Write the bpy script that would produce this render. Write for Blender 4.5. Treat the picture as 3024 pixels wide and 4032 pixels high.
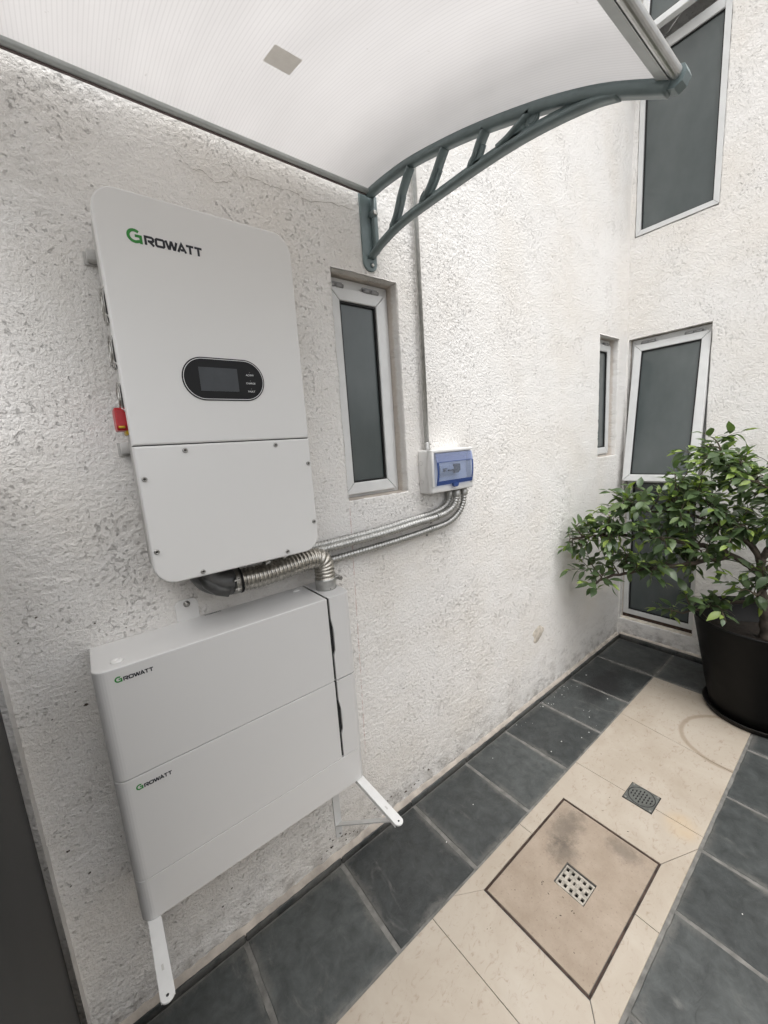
import bpy, bmesh, math, random
import numpy as np
from mathutils import Vector, Matrix

for o in list(bpy.data.objects):
    bpy.data.objects.remove(o)
SC = bpy.context.scene
COL = SC.collection
random.seed(7)
RNG = np.random.RandomState(5)

# ------------------------------------------------------------------ camera
cam_data = bpy.data.cameras.new('camera')
cam = bpy.data.objects.new('camera', cam_data)
COL.objects.link(cam)
cam_data.sensor_fit = 'HORIZONTAL'
cam_data.sensor_width = 36.0
cam_data.lens = 36.0 * 1541.0 / 3024.0
cam_data.clip_start = 0.02
cam_data.clip_end = 500.0
R_, U_, B_ = ((0.78610, -0.61433, -0.06814), (0.15568, 0.09010, 0.98369), (-0.59817, -0.78389, 0.16647))
cam.matrix_world = Matrix(((R_[0], U_[0], B_[0], 0.0), (R_[1], U_[1], B_[1], -1.3),
                           (R_[2], U_[2], B_[2], 1.7355), (0, 0, 0, 1)))
SC.camera = cam

# ------------------------------------------------------------------ sky, sun, exposure
SUN_DIR = Vector((-0.14, -0.25, 0.957)).normalized()       # towards the sun, behind thin cloud
elev = math.asin(SUN_DIR.z)
azim = math.atan2(SUN_DIR.x, SUN_DIR.y)
world = bpy.data.worlds.new('World')
SC.world = world
world.use_nodes = True
wn, wl = world.node_tree.nodes, world.node_tree.links
for n in list(wn):
    wn.remove(n)
sky = wn.new('ShaderNodeTexSky')
sky.sky_type = 'NISHITA'
sky.sun_disc = False
sky.sun_elevation = elev
sky.sun_rotation = azim
sky.dust_density = 4.0
hs = wn.new('ShaderNodeHueSaturation')
hs.inputs['Saturation'].default_value = 0.12
bg = wn.new('ShaderNodeBackground')
bg.inputs['Strength'].default_value = 0.15
wo = wn.new('ShaderNodeOutputWorld')
wl.new(sky.outputs['Color'], hs.inputs['Color'])
wl.new(hs.outputs['Color'], bg.inputs['Color'])
wl.new(bg.outputs['Background'], wo.inputs['Surface'])
sun_data = bpy.data.lights.new('sun', 'SUN')
sun_data.energy = 1.2
sun_data.angle = math.radians(70)
sun_data.color = (1.0, 0.985, 0.965)
sun = bpy.data.objects.new('sun', sun_data)
COL.objects.link(sun)
sun.rotation_euler = SUN_DIR.to_track_quat('Z', 'Y').to_euler()
sun.location = (0, 0, 9)
SC.view_settings.view_transform = 'Standard'
SC.view_settings.look = 'None'
SC.view_settings.gamma = 1.0
SC.view_settings.use_curve_mapping = False
SC.view_settings.exposure = 0.95
SC.render.engine = 'CYCLES'
SC.cycles.use_denoising = True
SC.cycles.use_adaptive_sampling = True
SC.cycles.adaptive_threshold = 0.02
SC.cycles.max_bounces = 7
SC.cycles.diffuse_bounces = 5
SC.cycles.transmission_bounces = 4
SC.cycles.transparent_max_bounces = 10
SC.cycles.sample_clamp_indirect = 6.0
SC.cycles.caustics_reflective = False
SC.cycles.caustics_refractive = False


# ------------------------------------------------------------------ object helpers
def tag(o, label=None, cat=None, group=None, kind=None):
    if label: o['label'] = label
    if cat: o['category'] = cat
    if group: o['group'] = group
    if kind: o['kind'] = kind
    return o


def empty(name, loc=(0, 0, 0), parent=None):
    o = bpy.data.objects.new(name, None)
    o.empty_display_size = 0.05
    COL.objects.link(o)
    o.location = loc
    if parent: o.parent = parent
    return o


def origin(o):
    """world position of an unrotated chain of parents"""
    v = Vector((0, 0, 0))
    while o is not None:
        v += o.location
        o = o.parent
    return v


class MB:
    """collects verts and faces (world coordinates) and links them as one mesh object"""
    def __init__(s):
        s.v = []; s.f = []; s.sm = []

    def add(s, verts, faces, smooth=False):
        b = len(s.v)
        s.v += [tuple(p) for p in verts]
        s.f += [tuple(i + b for i in f) for f in faces]
        s.sm += [smooth] * len(faces)
        return s

    def box(s, a, b, bev=0.0, seg=2, smooth=None):
        x0, y0, z0 = (min(a[i], b[i]) for i in range(3))
        x1, y1, z1 = (max(a[i], b[i]) for i in range(3))
        if bev <= 0:
            v = [(x0, y0, z0), (x1, y0, z0), (x1, y1, z0), (x0, y1, z0), (x0, y0, z1), (x1, y0, z1), (x1, y1, z1), (x0, y1, z1)]
            f = [(0, 3, 2, 1), (4, 5, 6, 7), (0, 1, 5, 4), (1, 2, 6, 5), (2, 3, 7, 6), (3, 0, 4, 7)]
            return s.add(v, f)
        bm = bmesh.new()
        bmesh.ops.create_cube(bm, size=1.0)
        for w in bm.verts:
            w.co = Vector(((x0 + x1) / 2 + w.co.x * (x1 - x0), (y0 + y1) / 2 + w.co.y * (y1 - y0), (z0 + z1) / 2 + w.co.z * (z1 - z0)))
        bmesh.ops.bevel(bm, geom=bm.edges[:], offset=bev, segments=seg, profile=0.5, affect='EDGES', clamp_overlap=True)
        s.bm(bm, True)
        return s

    def bm(s, bm, smooth=False):
        bm.verts.index_update()
        s.add([w.co[:] for w in bm.verts], [[w.index for w in f.verts] for f in bm.faces], smooth)
        bm.free()
        return s

    def tube(s, path, r, seg=12, caps=True, smooth=True, squash=None):
        """r: number or list (one per path point)"""
        P = [Vector(p) for p in path]
        n = len(P)
        rr = [r] * n if not hasattr(r, '__len__') else r
        T = []
        for i in range(n):
            t = P[min(i + 1, n - 1)] - P[max(i - 1, 0)]
            T.append(t.normalized() if t.length > 1e-9 else Vector((0, 0, 1)))
        nrm = T[0].orthogonal().normalized()
        V = []
        for i in range(n):
            nrm = (nrm - T[i] * nrm.dot(T[i]))
            if nrm.length < 1e-6: nrm = T[i].orthogonal()
            nrm.normalize()
            bi = T[i].cross(nrm)
            for k in range(seg):
                a = 2 * math.pi * k / seg
                V.append(P[i] + (nrm * math.cos(a) + bi * math.sin(a)) * rr[i])
        F = []
        for i in range(n - 1):
            for k in range(seg):
                a, b = i * seg + k, i * seg + (k + 1) % seg
                F.append((a, b, b + seg, a + seg))
        s.add(V, F, smooth)
        if caps:
            b = len(s.v) - n * seg
            s.f.append(tuple(b + k for k in range(seg))[::-1]); s.sm.append(False)
            s.f.append(tuple(b + (n - 1) * seg + k for k in range(seg))); s.sm.append(False)
        return s

    def lathe(s, prof, c, axis='Z', seg=32, smooth=True):
        """prof: list of (radius, height)"""
        V = []
        for (r, h) in prof:
            for k in range(seg):
                a = 2 * math.pi * k / seg
                x, y = r * math.cos(a), r * math.sin(a)
                if axis == 'Z': V.append((c[0] + x, c[1] + y, c[2] + h))
                elif axis == 'Y': V.append((c[0] + x, c[1] - h, c[2] + y))
                else: V.append((c[0] - h, c[1] + x, c[2] + y))
        F = []
        for i in range(len(prof) - 1):
            for k in range(seg):
                a, b = i * seg + k, i * seg + (k + 1) % seg
                F.append((a, b, b + seg, a + seg))
        F.append(tuple(range(seg))[::-1])
        m = (len(prof) - 1) * seg
        F.append(tuple(m + k for k in range(seg)))
        return s.add(V, F, smooth)

    def prism(s, poly, lo, hi, axis='Z', bev=0.0, seg=2):
        """extrude a 2D polygon; Z: (x,y) lo..hi, Y: (x,z) at y lo..hi, X: (y,z)"""
        bm = bmesh.new()
        def mk(p, h):
            return (p[0], p[1], h) if axis == 'Z' else ((p[0], h, p[1]) if axis == 'Y' else (h, p[0], p[1]))
        a = [bm.verts.new(mk(p, lo)) for p in poly]
        b = [bm.verts.new(mk(p, hi)) for p in poly]
        n = len(poly)
        bm.faces.new(a); top = bm.faces.new(b[::-1])
        for i in range(n):
            bm.faces.new((a[i], b[i], b[(i + 1) % n], a[(i + 1) % n]))
        bmesh.ops.recalc_face_normals(bm, faces=bm.faces[:])
        if bev > 0:
            ed = [e for e in bm.edges if e.verts[0] in b and e.verts[1] in b]
            bmesh.ops.bevel(bm, geom=ed, offset=bev, segments=seg, profile=0.5, affect='EDGES', clamp_overlap=True)
        return s.bm(bm, False)

    def build(s, name, mat, parent=None, auto=True, loc=None):
        me = bpy.data.meshes.new(name)
        off = origin(parent) if parent else Vector((0, 0, 0))
        if loc is not None: off = Vector(loc)
        me.from_pydata([(p[0] - off[0], p[1] - off[1], p[2] - off[2]) for p in s.v], [], s.f)
        me.polygons.foreach_set('use_smooth', s.sm)
        bm = bmesh.new(); bm.from_mesh(me)
        bmesh.ops.recalc_face_normals(bm, faces=bm.faces[:])
        bm.to_mesh(me); bm.free()
        me.update()
        if mat: me.materials.append(mat)
        o = bpy.data.objects.new(name, me)
        COL.objects.link(o)
        if loc is not None: o.location = loc
        if parent: o.parent = parent
        return o


def rrect(x0, x1, z0, z1, r, seg=8, corners=(1, 1, 1, 1)):
    """rounded rectangle, corners: bottom-left, bottom-right, top-right, top-left"""
    P = []
    for i, (cx, cz, a0) in enumerate(((x0 + r, z0 + r, 180), (x1 - r, z0 + r, 270), (x1 - r, z1 - r, 0), (x0 + r, z1 - r, 90))):
        if corners[i]:
            for k in range(seg + 1):
                a = math.radians(a0 + 90.0 * k / seg)
                P.append((cx + r * math.cos(a), cz + r * math.sin(a)))
        else:
            P.append(((x0, x1, x1, x0)[i], (z0, z0, z1, z1)[i]))
    return P


def spline(pts, n=10):
    """Catmull-Rom through points"""
    P = [Vector(p) for p in pts]
    P = [P[0] * 2 - P[1]] + P + [P[-1] * 2 - P[-2]]
    out = []
    for i in range(1, len(P) - 2):
        for k in range(n):
            t = k / n
            a, b, c, d = P[i - 1], P[i], P[i + 1], P[i + 2]
            out.append(0.5 * ((2 * b) + (c - a) * t + (2 * a - 5 * b + 4 * c - d) * t * t + (3 * b - a - 3 * c + d) * t ** 3))
    out.append(P[-2])
    return out


def resample(path, step):
    P = [Vector(p) for p in path]
    out = [P[0]]; acc = 0.0
    for i in range(len(P) - 1):
        d = P[i + 1] - P[i]; L = d.length
        if L < 1e-9: continue
        t = step - acc
        while t <= L:
            out.append(P[i] + d * (t / L)); t += step
        acc = (acc + L) % step
    return out


# ------------------------------------------------------------------ materials
def srgb(r, g, b):
    f = lambda c: (c / 255 / 12.92) if c / 255 <= 0.04045 else ((c / 255 + 0.055) / 1.055) ** 2.4
    return (f(r), f(g), f(b), 1.0)


class NT:
    def __init__(s, name):
        s.m = bpy.data.materials.new(name); s.m.use_nodes = True
        s.n, s.l = s.m.node_tree.nodes, s.m.node_tree.links
        s.p = s.n['Principled BSDF']; s.out = s.n['Material Output']
        s.pos = None

    def node(s, t, **kw):
        n = s.n.new(t)
        for k, v in kw.items():
            setattr(n, k, v)
        return n

    def position(s):
        if s.pos is None: s.pos = s.node('ShaderNodeNewGeometry').outputs['Position']
        return s.pos

    def noise(s, scale, detail=3.0, rough=0.55, vec=None, dist=0.0, stretch=None):
        n = s.node('ShaderNodeTexNoise')
        n.inputs['Scale'].default_value = scale
        n.inputs['Detail'].default_value = detail
        n.inputs['Roughness'].default_value = rough
        n.inputs['Distortion'].default_value = dist
        v = vec or s.position()
        if stretch:
            mp = s.node('ShaderNodeMapping'); mp.inputs['Scale'].default_value = stretch
            s.l.new(v, mp.inputs['Vector']); v = mp.outputs['Vector']
        s.l.new(v, n.inputs['Vector'])
        return n.outputs['Fac']

    def ramp(s, fac, stops, interp='LINEAR'):
        r = s.node('ShaderNodeValToRGB'); r.color_ramp.interpolation = interp
        e = r.color_ramp.elements
        while len(e) < len(stops): e.new(0.5)
        for i, (p, c) in enumerate(stops):
            e[i].position = p
            e[i].color = (c, c, c, 1) if not hasattr(c, '__len__') else (tuple(c) + (1,))[:4]
        s.l.new(fac, r.inputs['Fac'])
        return r.outputs['Color']

    def math(s, op, a, b=None, clamp=False, c=None):
        n = s.node('ShaderNodeMath', operation=op); n.use_clamp = clamp
        for i, x in enumerate((a, b, c)):
            if x is None: continue
            if isinstance(x, (int, float)): n.inputs[i].default_value = x
            else: s.l.new(x, n.inputs[i])
        return n.outputs[0]

    def smooth(s, x, lo, hi):
        n = s.node('ShaderNodeMapRange', interpolation_type='SMOOTHSTEP')
        s.l.new(x, n.inputs['Value'])
        n.inputs['From Min'].default_value = lo; n.inputs['From Max'].default_value = hi
        return n.outputs['Result']

    def mix(s, fac, a, b, blend='MIX'):
        n = s.node('ShaderNodeMix', data_type='RGBA', blend_type=blend)
        if isinstance(fac, (int, float)): n.inputs[0].default_value = fac
        else: s.l.new(fac, n.inputs[0])
        for x, i in ((a, 6), (b, 7)):
            if hasattr(x, 'is_output') or not hasattr(x, '__len__'): s.l.new(x, n.inputs[i])
            else: n.inputs[i].default_value = (tuple(x) + (1,))[:4]
        return n.outputs[2]

    def bump(s, h, strength=0.5, dist=0.002, prev=None):
        b = s.node('ShaderNodeBump')
        b.inputs['Strength'].default_value = strength; b.inputs['Distance'].default_value = dist
        s.l.new(h, b.inputs['Height'])
        if prev is not None: s.l.new(prev, b.inputs['Normal'])
        return b.outputs['Normal']

    def set(s, **kw):
        for k, v in kw.items():
            i = s.p.inputs[{'base': 'Base Color', 'rough': 'Roughness', 'metal': 'Metallic', 'spec': 'Specular IOR Level', 'normal': 'Normal',
                            'trans': 'Transmission Weight', 'coat': 'Coat Weight', 'ior': 'IOR'}[k]]
            if isinstance(v, (int, float)): i.default_value = v
            elif hasattr(v, 'is_output'): s.l.new(v, i)
            else: i.default_value = (tuple(v) + (1,))[:4]
        return s

    def xyz(s):
        n = s.node('ShaderNodeSeparateXYZ'); s.l.new(s.position(), n.inputs[0])
        return n.outputs


def simple(name, base, rough=0.5, metal=0.0, spec=0.5, var=0.0, vscale=20.0, bump=0.0, bscale=300.0, bdist=0.0004, rvar=0.0):
    t = NT(name)
    t.set(base=base, rough=rough, metal=metal, spec=spec)
    if var:
        n = t.noise(vscale, 4)
        lo = tuple(c * (1 - var) for c in base[:3]); hi = tuple(min(1, c * (1 + var)) for c in base[:3])
        t.set(base=t.ramp(n, [(0.3, lo), (0.7, hi)]))
    if rvar:
        t.set(rough=t.math('ADD', t.math('MULTIPLY', t.noise(vscale * 1.7, 4), rvar * 2), rough - rvar))
    if bump:
        t.set(normal=t.bump(t.noise(bscale, 3), bump, bdist))
    return t.m


def stucco_mat(name, axis, reveal_sign, base=(0.87, 0.852, 0.828)):
    """rough thrown plaster under old white paint, with dirt low down and bare render deep in the reveals"""
    t = NT(name)
    X, Y, Z = t.xyz()
    # a flattened face broken by clusters of small pits
    cl = t.math('MULTIPLY', t.math('SUBTRACT', t.noise(5.0, 4, 0.6), 0.5), 0.36)
    pit = t.math('SUBTRACT', 1.0, t.smooth(t.math('ADD', t.noise(82, 5, 0.68), cl), 0.295, 0.41))
    h = t.math('SUBTRACT', t.math('MULTIPLY', t.noise(92, 4, 0.68), 2.1), pit)
    nrm = t.bump(h, 1.0, 0.0036)
    t.set(rough=0.97, spec=0.05, normal=nrm)
    # dusty flecks that also paint in the shade of small pits; broad yellowing, grime
    pits = t.math('MULTIPLY', t.smooth(t.noise(88, 4, 0.70, dist=0.2), 0.575, 0.68), t.math('ADD', t.math('MULTIPLY', t.smooth(t.noise(2.6, 4, 0.6), 0.48, 0.70), 0.75), 0.06))
    col = t.mix(t.smooth(t.noise(2.2, 4), 0.35, 0.75), base, (base[0] * 0.95, base[1] * 0.93, base[2] * 0.90))
    col = t.mix(t.math('MULTIPLY', pits, 0.58), col, (0.42, 0.39, 0.355))
    # splash grime along the bottom of the wall
    low = t.math('SUBTRACT', 1.0, t.smooth(Z, 0.02, 0.42))
    grime = t.math('MULTIPLY', low, t.smooth(t.noise(11.0, 6, 0.75, stretch=(0.8, 1.0, 1.5)), 0.44, 0.72))
    col = t.mix(t.math('MULTIPLY', grime, 0.6), col, (0.22, 0.195, 0.17))
    low2 = t.math('SUBTRACT', 1.0, t.smooth(Z, 0.0, 0.16))
    col = t.mix(t.math('MULTIPLY', t.math('MULTIPLY', low2, t.smooth(t.noise(16, 4), 0.40, 0.62)), 0.55), col, (0.20, 0.17, 0.14))
    specks = t.math('MULTIPLY', t.smooth(t.noise(34, 2, 0.5), 0.725, 0.755), t.smooth(t.noise(2.7, 2), 0.45, 0.65))
    col = t.mix(t.math('MULTIPLY', specks, 0.7), col, (0.20, 0.17, 0.14))
    # bare render / primer deep in the window reveals
    d = Y if axis == 'Y' else X
    d0 = 0.0 if axis == 'Y' else 3.40
    dn = t.math('ADD', d, t.math('MULTIPLY', t.noise(25, 3), 0.03))
    bare = t.smooth(dn, d0 + 0.042, d0 + 0.062)
    if axis == 'X': bare = t.math('MULTIPLY', bare, t.math('SUBTRACT', 1.0, t.smooth(Z, 2.5, 2.6)))
    col = t.mix(t.math('MULTIPLY', bare, 0.42), col, (0.54, 0.42, 0.31))
    if axis == 'Y':                                                  # snapped chalk line
        ln = t.math('ABSOLUTE', t.math('SUBTRACT', X, t.math('ADD', t.math('MULTIPLY', Z, 0.0232), 0.7885)))
        ln = t.math('SUBTRACT', 1.0, t.smooth(ln, 0.0008, 0.0030))
        ln = t.math('MULTIPLY', ln, t.smooth(t.noise(40, 3), 0.35, 0.6))
        ln = t.math('MULTIPLY', ln, t.math('SUBTRACT', 1.0, t.smooth(Z, 1.48, 1.52)))
        ln = t.math('MULTIPLY', ln, t.smooth(Z, 0.36, 0.5))
        col = t.mix(t.math('MULTIPLY', ln, 0.5), col, (0.46, 0.20, 0.16))
    t.set(base=col)
    return t.m


M = {}
M['wall'] = stucco_mat('white_stucco', 'Y', 1)
M['wall_far'] = stucco_mat('white_stucco_far', 'X', 1)
M['paint'] = simple('white_powder_coat', (0.735, 0.728, 0.712), 0.38, bump=0.25, bscale=900, bdist=0.0003, rvar=0.05, vscale=12)
M['paint_b'] = simple('white_powder_coat_battery', (0.635, 0.629, 0.62), 0.38, bump=0.25, bscale=900, bdist=0.0003, rvar=0.05, vscale=12)
M['bracket_white'] = simple('bracket_white', (0.68, 0.68, 0.67), 0.45, var=0.03, vscale=30)
M['side'] = simple('casing_grey', (0.50, 0.49, 0.47), 0.5, var=0.04)
M['black'] = simple('black_gloss', (0.004, 0.004, 0.0045), 0.34, spec=0.25, var=0.3, vscale=60, rvar=0.08)
M['screen'] = simple('lcd_grey', (0.055, 0.060, 0.066), 0.30, spec=0.3, var=0.08, vscale=40)
M['white_print'] = simple('white_print', (0.80, 0.80, 0.80), 0.5)
M['grey_print'] = simple('grey_led', (0.12, 0.12, 0.12), 0.4)
M['black_print'] = simple('black_print', (0.012, 0.014, 0.020), 0.5)
M['green_print'] = simple('green_print', (0.02, 0.22, 0.03), 0.5)
M['gap'] = simple('dark_gap', (0.01, 0.01, 0.01), 0.9)
M['red'] = simple('red_plastic', (0.42, 0.012, 0.018), 0.35, var=0.1)
M['yellow'] = simple('yellow_plastic', (0.62, 0.40, 0.02), 0.4, var=0.1)
M['steel'] = simple('stainless_steel', (0.52, 0.51, 0.48), 0.34, 1.0, var=0.12, vscale=60, rvar=0.1)
M['galv'] = simple('galvanised_steel', (0.50, 0.50, 0.485), 0.46, 1.0, var=0.16, vscale=45, rvar=0.12, bump=0.1, bscale=120)
M['duct'] = simple('galvanised_duct', (0.50, 0.475, 0.43), 0.30, 1.0, var=0.22, vscale=55, rvar=0.12, bump=0.2, bscale=160)
M['fitting'] = simple('dull_black_fitting', (0.10, 0.10, 0.098), 0.42, 0.4, var=0.3, vscale=30)
M['screw'] = simple('screw_steel', (0.40, 0.39, 0.37), 0.35, 1.0, var=0.1)
M['screw_hole'] = simple('screw_socket', (0.05, 0.05, 0.045), 0.6)
M['alu'] = simple('brushed_aluminium', (0.50, 0.50, 0.49), 0.36, 1.0, var=0.08, vscale=30, rvar=0.06)
M['rail'] = simple('grey_rail', (0.50, 0.525, 0.515), 0.45, 0.0, var=0.08, vscale=25)
M['rail_dark'] = simple('rail_gasket', (0.14, 0.11, 0.105), 0.7)
M['teal'] = simple('grey_green_plastic', (0.170, 0.218, 0.222), 0.42, var=0.12, vscale=18, rvar=0.06, bump=0.15, bscale=500)
M['frame'] = simple('white_aluminium_frame', (0.66, 0.665, 0.66), 0.38, var=0.05, vscale=14, rvar=0.06)
M['gasket'] = simple('black_gasket', (0.006, 0.006, 0.006), 0.7)
M['hinge'] = simple('hinge_grey', (0.30, 0.30, 0.30), 0.4, 0.6, var=0.1)
M['boxwhite'] = simple('enclosure_white', (0.72, 0.715, 0.70), 0.38, var=0.03, vscale=18)
M['breaker'] = simple('breaker_grey', (0.50, 0.51, 0.52), 0.5)
M['breaker_dark'] = simple('breaker_dark', (0.045, 0.05, 0.055), 0.5)
M['mortar'] = simple('pale_mortar', (0.42, 0.375, 0.33), 0.9, var=0.25, vscale=14, bump=0.6, bscale=90, bdist=0.002)
M['grout'] = simple('cement_grout', (0.15, 0.146, 0.136), 0.95, var=0.35, vscale=22, bump=0.7, bscale=120, bdist=0.0015)
M['bark'] = simple('grey_brown_bark', (0.075, 0.058, 0.045), 0.85, var=0.4, vscale=30, bump=0.8, bscale=80, bdist=0.002)
M['twig'] = simple('twig', (0.085, 0.070, 0.045), 0.8, var=0.3, vscale=30)
M['soil'] = simple('potting_soil', (0.018, 0.013, 0.009), 0.95, var=0.5, vscale=40, bump=1.0, bscale=60, bdist=0.008)
M['pot'] = simple('black_plastic_pot', (0.0022, 0.0021, 0.002), 0.55, spec=0.2, var=0.3, vscale=9, rvar=0.1, bump=0.15, bscale=200)
M['saucer'] = simple('dusty_black_saucer', (0.010, 0.009, 0.008), 0.65, spec=0.3, var=0.6, vscale=25, bump=0.4, bscale=120)
M['chip'] = simple('bare_plaster_hole', (0.10, 0.080, 0.062), 0.95, var=0.5, vscale=60)
M['patch'] = simple('bare_render', (0.56, 0.51, 0.44), 0.95, var=0.25, vscale=40, bump=1.0, bscale=90, bdist=0.003)
M['crack'] = simple('hairline_crack', (0.40, 0.37, 0.33), 0.95)
M['door'] = simple('dark_grey_door', (0.022, 0.0225, 0.022), 0.5, var=0.1, vscale=4)
M['flake'] = simple('paint_flakes', (0.72, 0.71, 0.69), 0.9)
M['debris'] = simple('dry_leaf_bits', (0.05, 0.038, 0.026), 0.9, var=0.3)
M['iron'] = simple('drain_grey_iron', (0.105, 0.108, 0.100), 0.55, 0.2, var=0.3, vscale=50, bump=0.3, bscale=150)
M['cream'] = simple('cream_plastic_grate', (0.31, 0.285, 0.245), 0.55, var=0.4, vscale=60, bump=0.2, bscale=200)
M['rust'] = simple('rusty_angle', (0.050, 0.030, 0.022), 0.8, 0.2, var=0.6, vscale=35, bump=0.6, bscale=120)


def slate_mat():
    t = NT('dark_slate')
    geo = t.node('ShaderNodeObjectInfo')
    big = t.noise(3.2, 4, 0.6, dist=0.6)
    fine = t.noise(24, 5, 0.6, stretch=(1.0, 2.2, 1.0))
    col = t.ramp(big, [(0.28, (0.0257, 0.0285, 0.0288)), (0.55, (0.0387, 0.0427, 0.0426)), (0.80, (0.0580, 0.0618, 0.0602))])
    col = t.mix(0.5, col, t.ramp(geo.outputs['Random'], [(0.0, (0.0174, 0.0197, 0.0203)), (1.0, (0.0851, 0.0918, 0.0903))]))
    col = t.mix(1.0, col, t.ramp(t.noise(17, 6, 0.72, dist=0.4), [(0.3, 0.62), (0.5, 1.0), (0.72, 1.45)]), 'MULTIPLY')
    # cement haze: smeared grout at the tile edges and scuffs
    tc = t.node('ShaderNodeTexCoord'); s = t.node('ShaderNodeSeparateXYZ'); t.l.new(tc.outputs['Generated'], s.inputs[0])
    def edge(c): return t.math('MINIMUM', c, t.math('SUBTRACT', 1.0, c))
    e = t.math('MINIMUM', edge(s.outputs[0]), edge(s.outputs[1]))
    e = t.math('ADD', e, t.math('MULTIPLY', t.math('SUBTRACT', t.noise(13, 6, 0.72), 0.5), 0.34))
    haze = t.math('SUBTRACT', 1.0, t.smooth(e, 0.0, 0.085))
    haze = t.math('MULTIPLY', haze, t.smooth(t.noise(6.5, 5, 0.7), 0.38, 0.60))
    col = t.mix(t.math('MULTIPLY', haze, 0.75), col, (0.135, 0.131, 0.121))
    scuff = t.smooth(t.noise(9, 6, 0.7, dist=1.5, stretch=(1.0, 0.35, 1.0)), 0.57, 0.80)
    col = t.mix(t.math('MULTIPLY', scuff, 0.6), col, (0.17, 0.168, 0.158))
    # ragged darker patch near the far end of the slate
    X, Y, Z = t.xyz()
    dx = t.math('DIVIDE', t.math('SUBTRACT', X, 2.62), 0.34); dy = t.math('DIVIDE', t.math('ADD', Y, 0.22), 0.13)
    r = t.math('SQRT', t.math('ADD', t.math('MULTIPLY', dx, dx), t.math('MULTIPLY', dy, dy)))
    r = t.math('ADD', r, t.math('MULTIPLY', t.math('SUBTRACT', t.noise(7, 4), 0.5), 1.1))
    dark_patch = t.math('SUBTRACT', 1.0, t.smooth(r, 0.35, 1.0))
    col = t.mix(t.math('MULTIPLY', dark_patch, 0.8), col, (0.012, 0.012, 0.013))
    t.set(base=col, rough=t.math('ADD', t.math('MULTIPLY', t.noise(6, 4), 0.3), 0.30), spec=0.45)
    nrm = t.bump(fine, 0.5, 0.0015)
    led = t.math('DIVIDE', t.math('FLOOR', t.math('MULTIPLY', t.noise(4.5, 4, 0.6, dist=0.9), 14.0)), 14.0)
    nrm = t.bump(led, 0.8, 0.012, nrm)
    nrm = t.bump(t.noise(5, 3), 0.6, 0.012, nrm)
    t.set(normal=nrm)
    return t.m


def marble_mat():
    t = NT('beige_marble')
    X, Y, Z = t.xyz()
    col = t.ramp(t.noise(3.0, 5, 0.6, dist=0.8), [(0.25, (0.3251, 0.2752, 0.2181)), (0.55, (0.3846, 0.3369, 0.2790)), (0.8, (0.4283, 0.3862, 0.3312))])
    mott = t.smooth(t.noise(26, 6, 0.7, dist=1.2, stretch=(1.0, 1.7, 1.0)), 0.53, 0.74)
    col = t.mix(t.math('MULTIPLY', mott, 0.8), col, (0.2379, 0.1808, 0.1308))
    spots = t.smooth(t.noise(48, 3, 0.6), 0.68, 0.75)
    col = t.mix(t.math('MULTIPLY', spots, 0.5), col, (0.1744, 0.1315, 0.0959))
    # ring left by a plant saucer
    dx = t.math('SUBTRACT', X, 2.58); dy = t.math('ADD', Y, 0.915)
    r = t.math('SQRT', t.math('ADD', t.math('MULTIPLY', dx, dx), t.math('MULTIPLY', dy, dy)))
    r = t.math('ADD', r, t.math('MULTIPLY', t.math('SUBTRACT', t.noise(9, 3), 0.5), 0.02))
    ring = t.math('SUBTRACT', 1.0, t.smooth(t.math('ABSOLUTE', t.math('SUBTRACT', r, 0.23)), 0.004, 0.018))
    col = t.mix(t.math('MULTIPLY', ring, 0.55), col, (0.20, 0.145, 0.095))
    # rust run from the drain
    dx = t.math('DIVIDE', t.math('SUBTRACT', X, 1.84), 0.10); dy = t.math('DIVIDE', t.math('ADD', Y, 0.88), 0.09)
    r2 = t.math('SQRT', t.math('ADD', t.math('MULTIPLY', dx, dx), t.math('MULTIPLY', dy, dy)))
    rust = t.math('MULTIPLY', t.math('SUBTRACT', 1.0, t.smooth(r2, 0.2, 1.0)), t.noise(14, 3))
    col = t.mix(t.math('MULTIPLY', rust, 0.5), col, (0.50, 0.33, 0.14))
    t.set(base=col, rough=t.math('ADD', t.math('MULTIPLY', t.noise(8, 4), 0.25), 0.36), spec=0.45)
    t.set(normal=t.bump(t.noise(40, 4), 0.25, 0.001))
    return t.m


def cover_mat():
    t = NT('rough_stone_cover')
    X, Y, Z = t.xyz()
    col = t.ramp(t.noise(9, 6, 0.7), [(0.3, (0.2523, 0.2017, 0.1547)), (0.7, (0.3337, 0.2758, 0.2197))])
    grit = t.smooth(t.noise(110, 3), 0.60, 0.72)
    col = t.mix(t.math('MULTIPLY', grit, 0.5), col, (0.1628, 0.1235, 0.0895))
    for (cx, cy, sx, sy, k) in ((1.47, -0.555, 0.17, 0.075, 0.5), (1.36, -0.60, 0.09, 0.07, 0.5), (1.545, -0.76, 0.06, 0.10, 0.42)):
        dx = t.math('DIVIDE', t.math('SUBTRACT', X, cx), sx); dy = t.math('DIVIDE', t.math('SUBTRACT', Y, cy), sy)
        r = t.math('SQRT', t.math('ADD', t.math('MULTIPLY', dx, dx), t.math('MULTIPLY', dy, dy)))
        r = t.math('ADD', r, t.math('MULTIPLY', t.math('SUBTRACT', t.noise(30, 6, 0.75), 0.5), 1.6))
        s = t.math('SUBTRACT', 1.0, t.smooth(r, 0.15, 1.05))
        col = t.mix(t.math('MULTIPLY', s, k), col, (0.050, 0.046, 0.042))
    t.set(base=col, rough=0.85, spec=0.3, normal=t.bump(t.noise(130, 4), 0.5, 0.0015))
    return t.m


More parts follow.
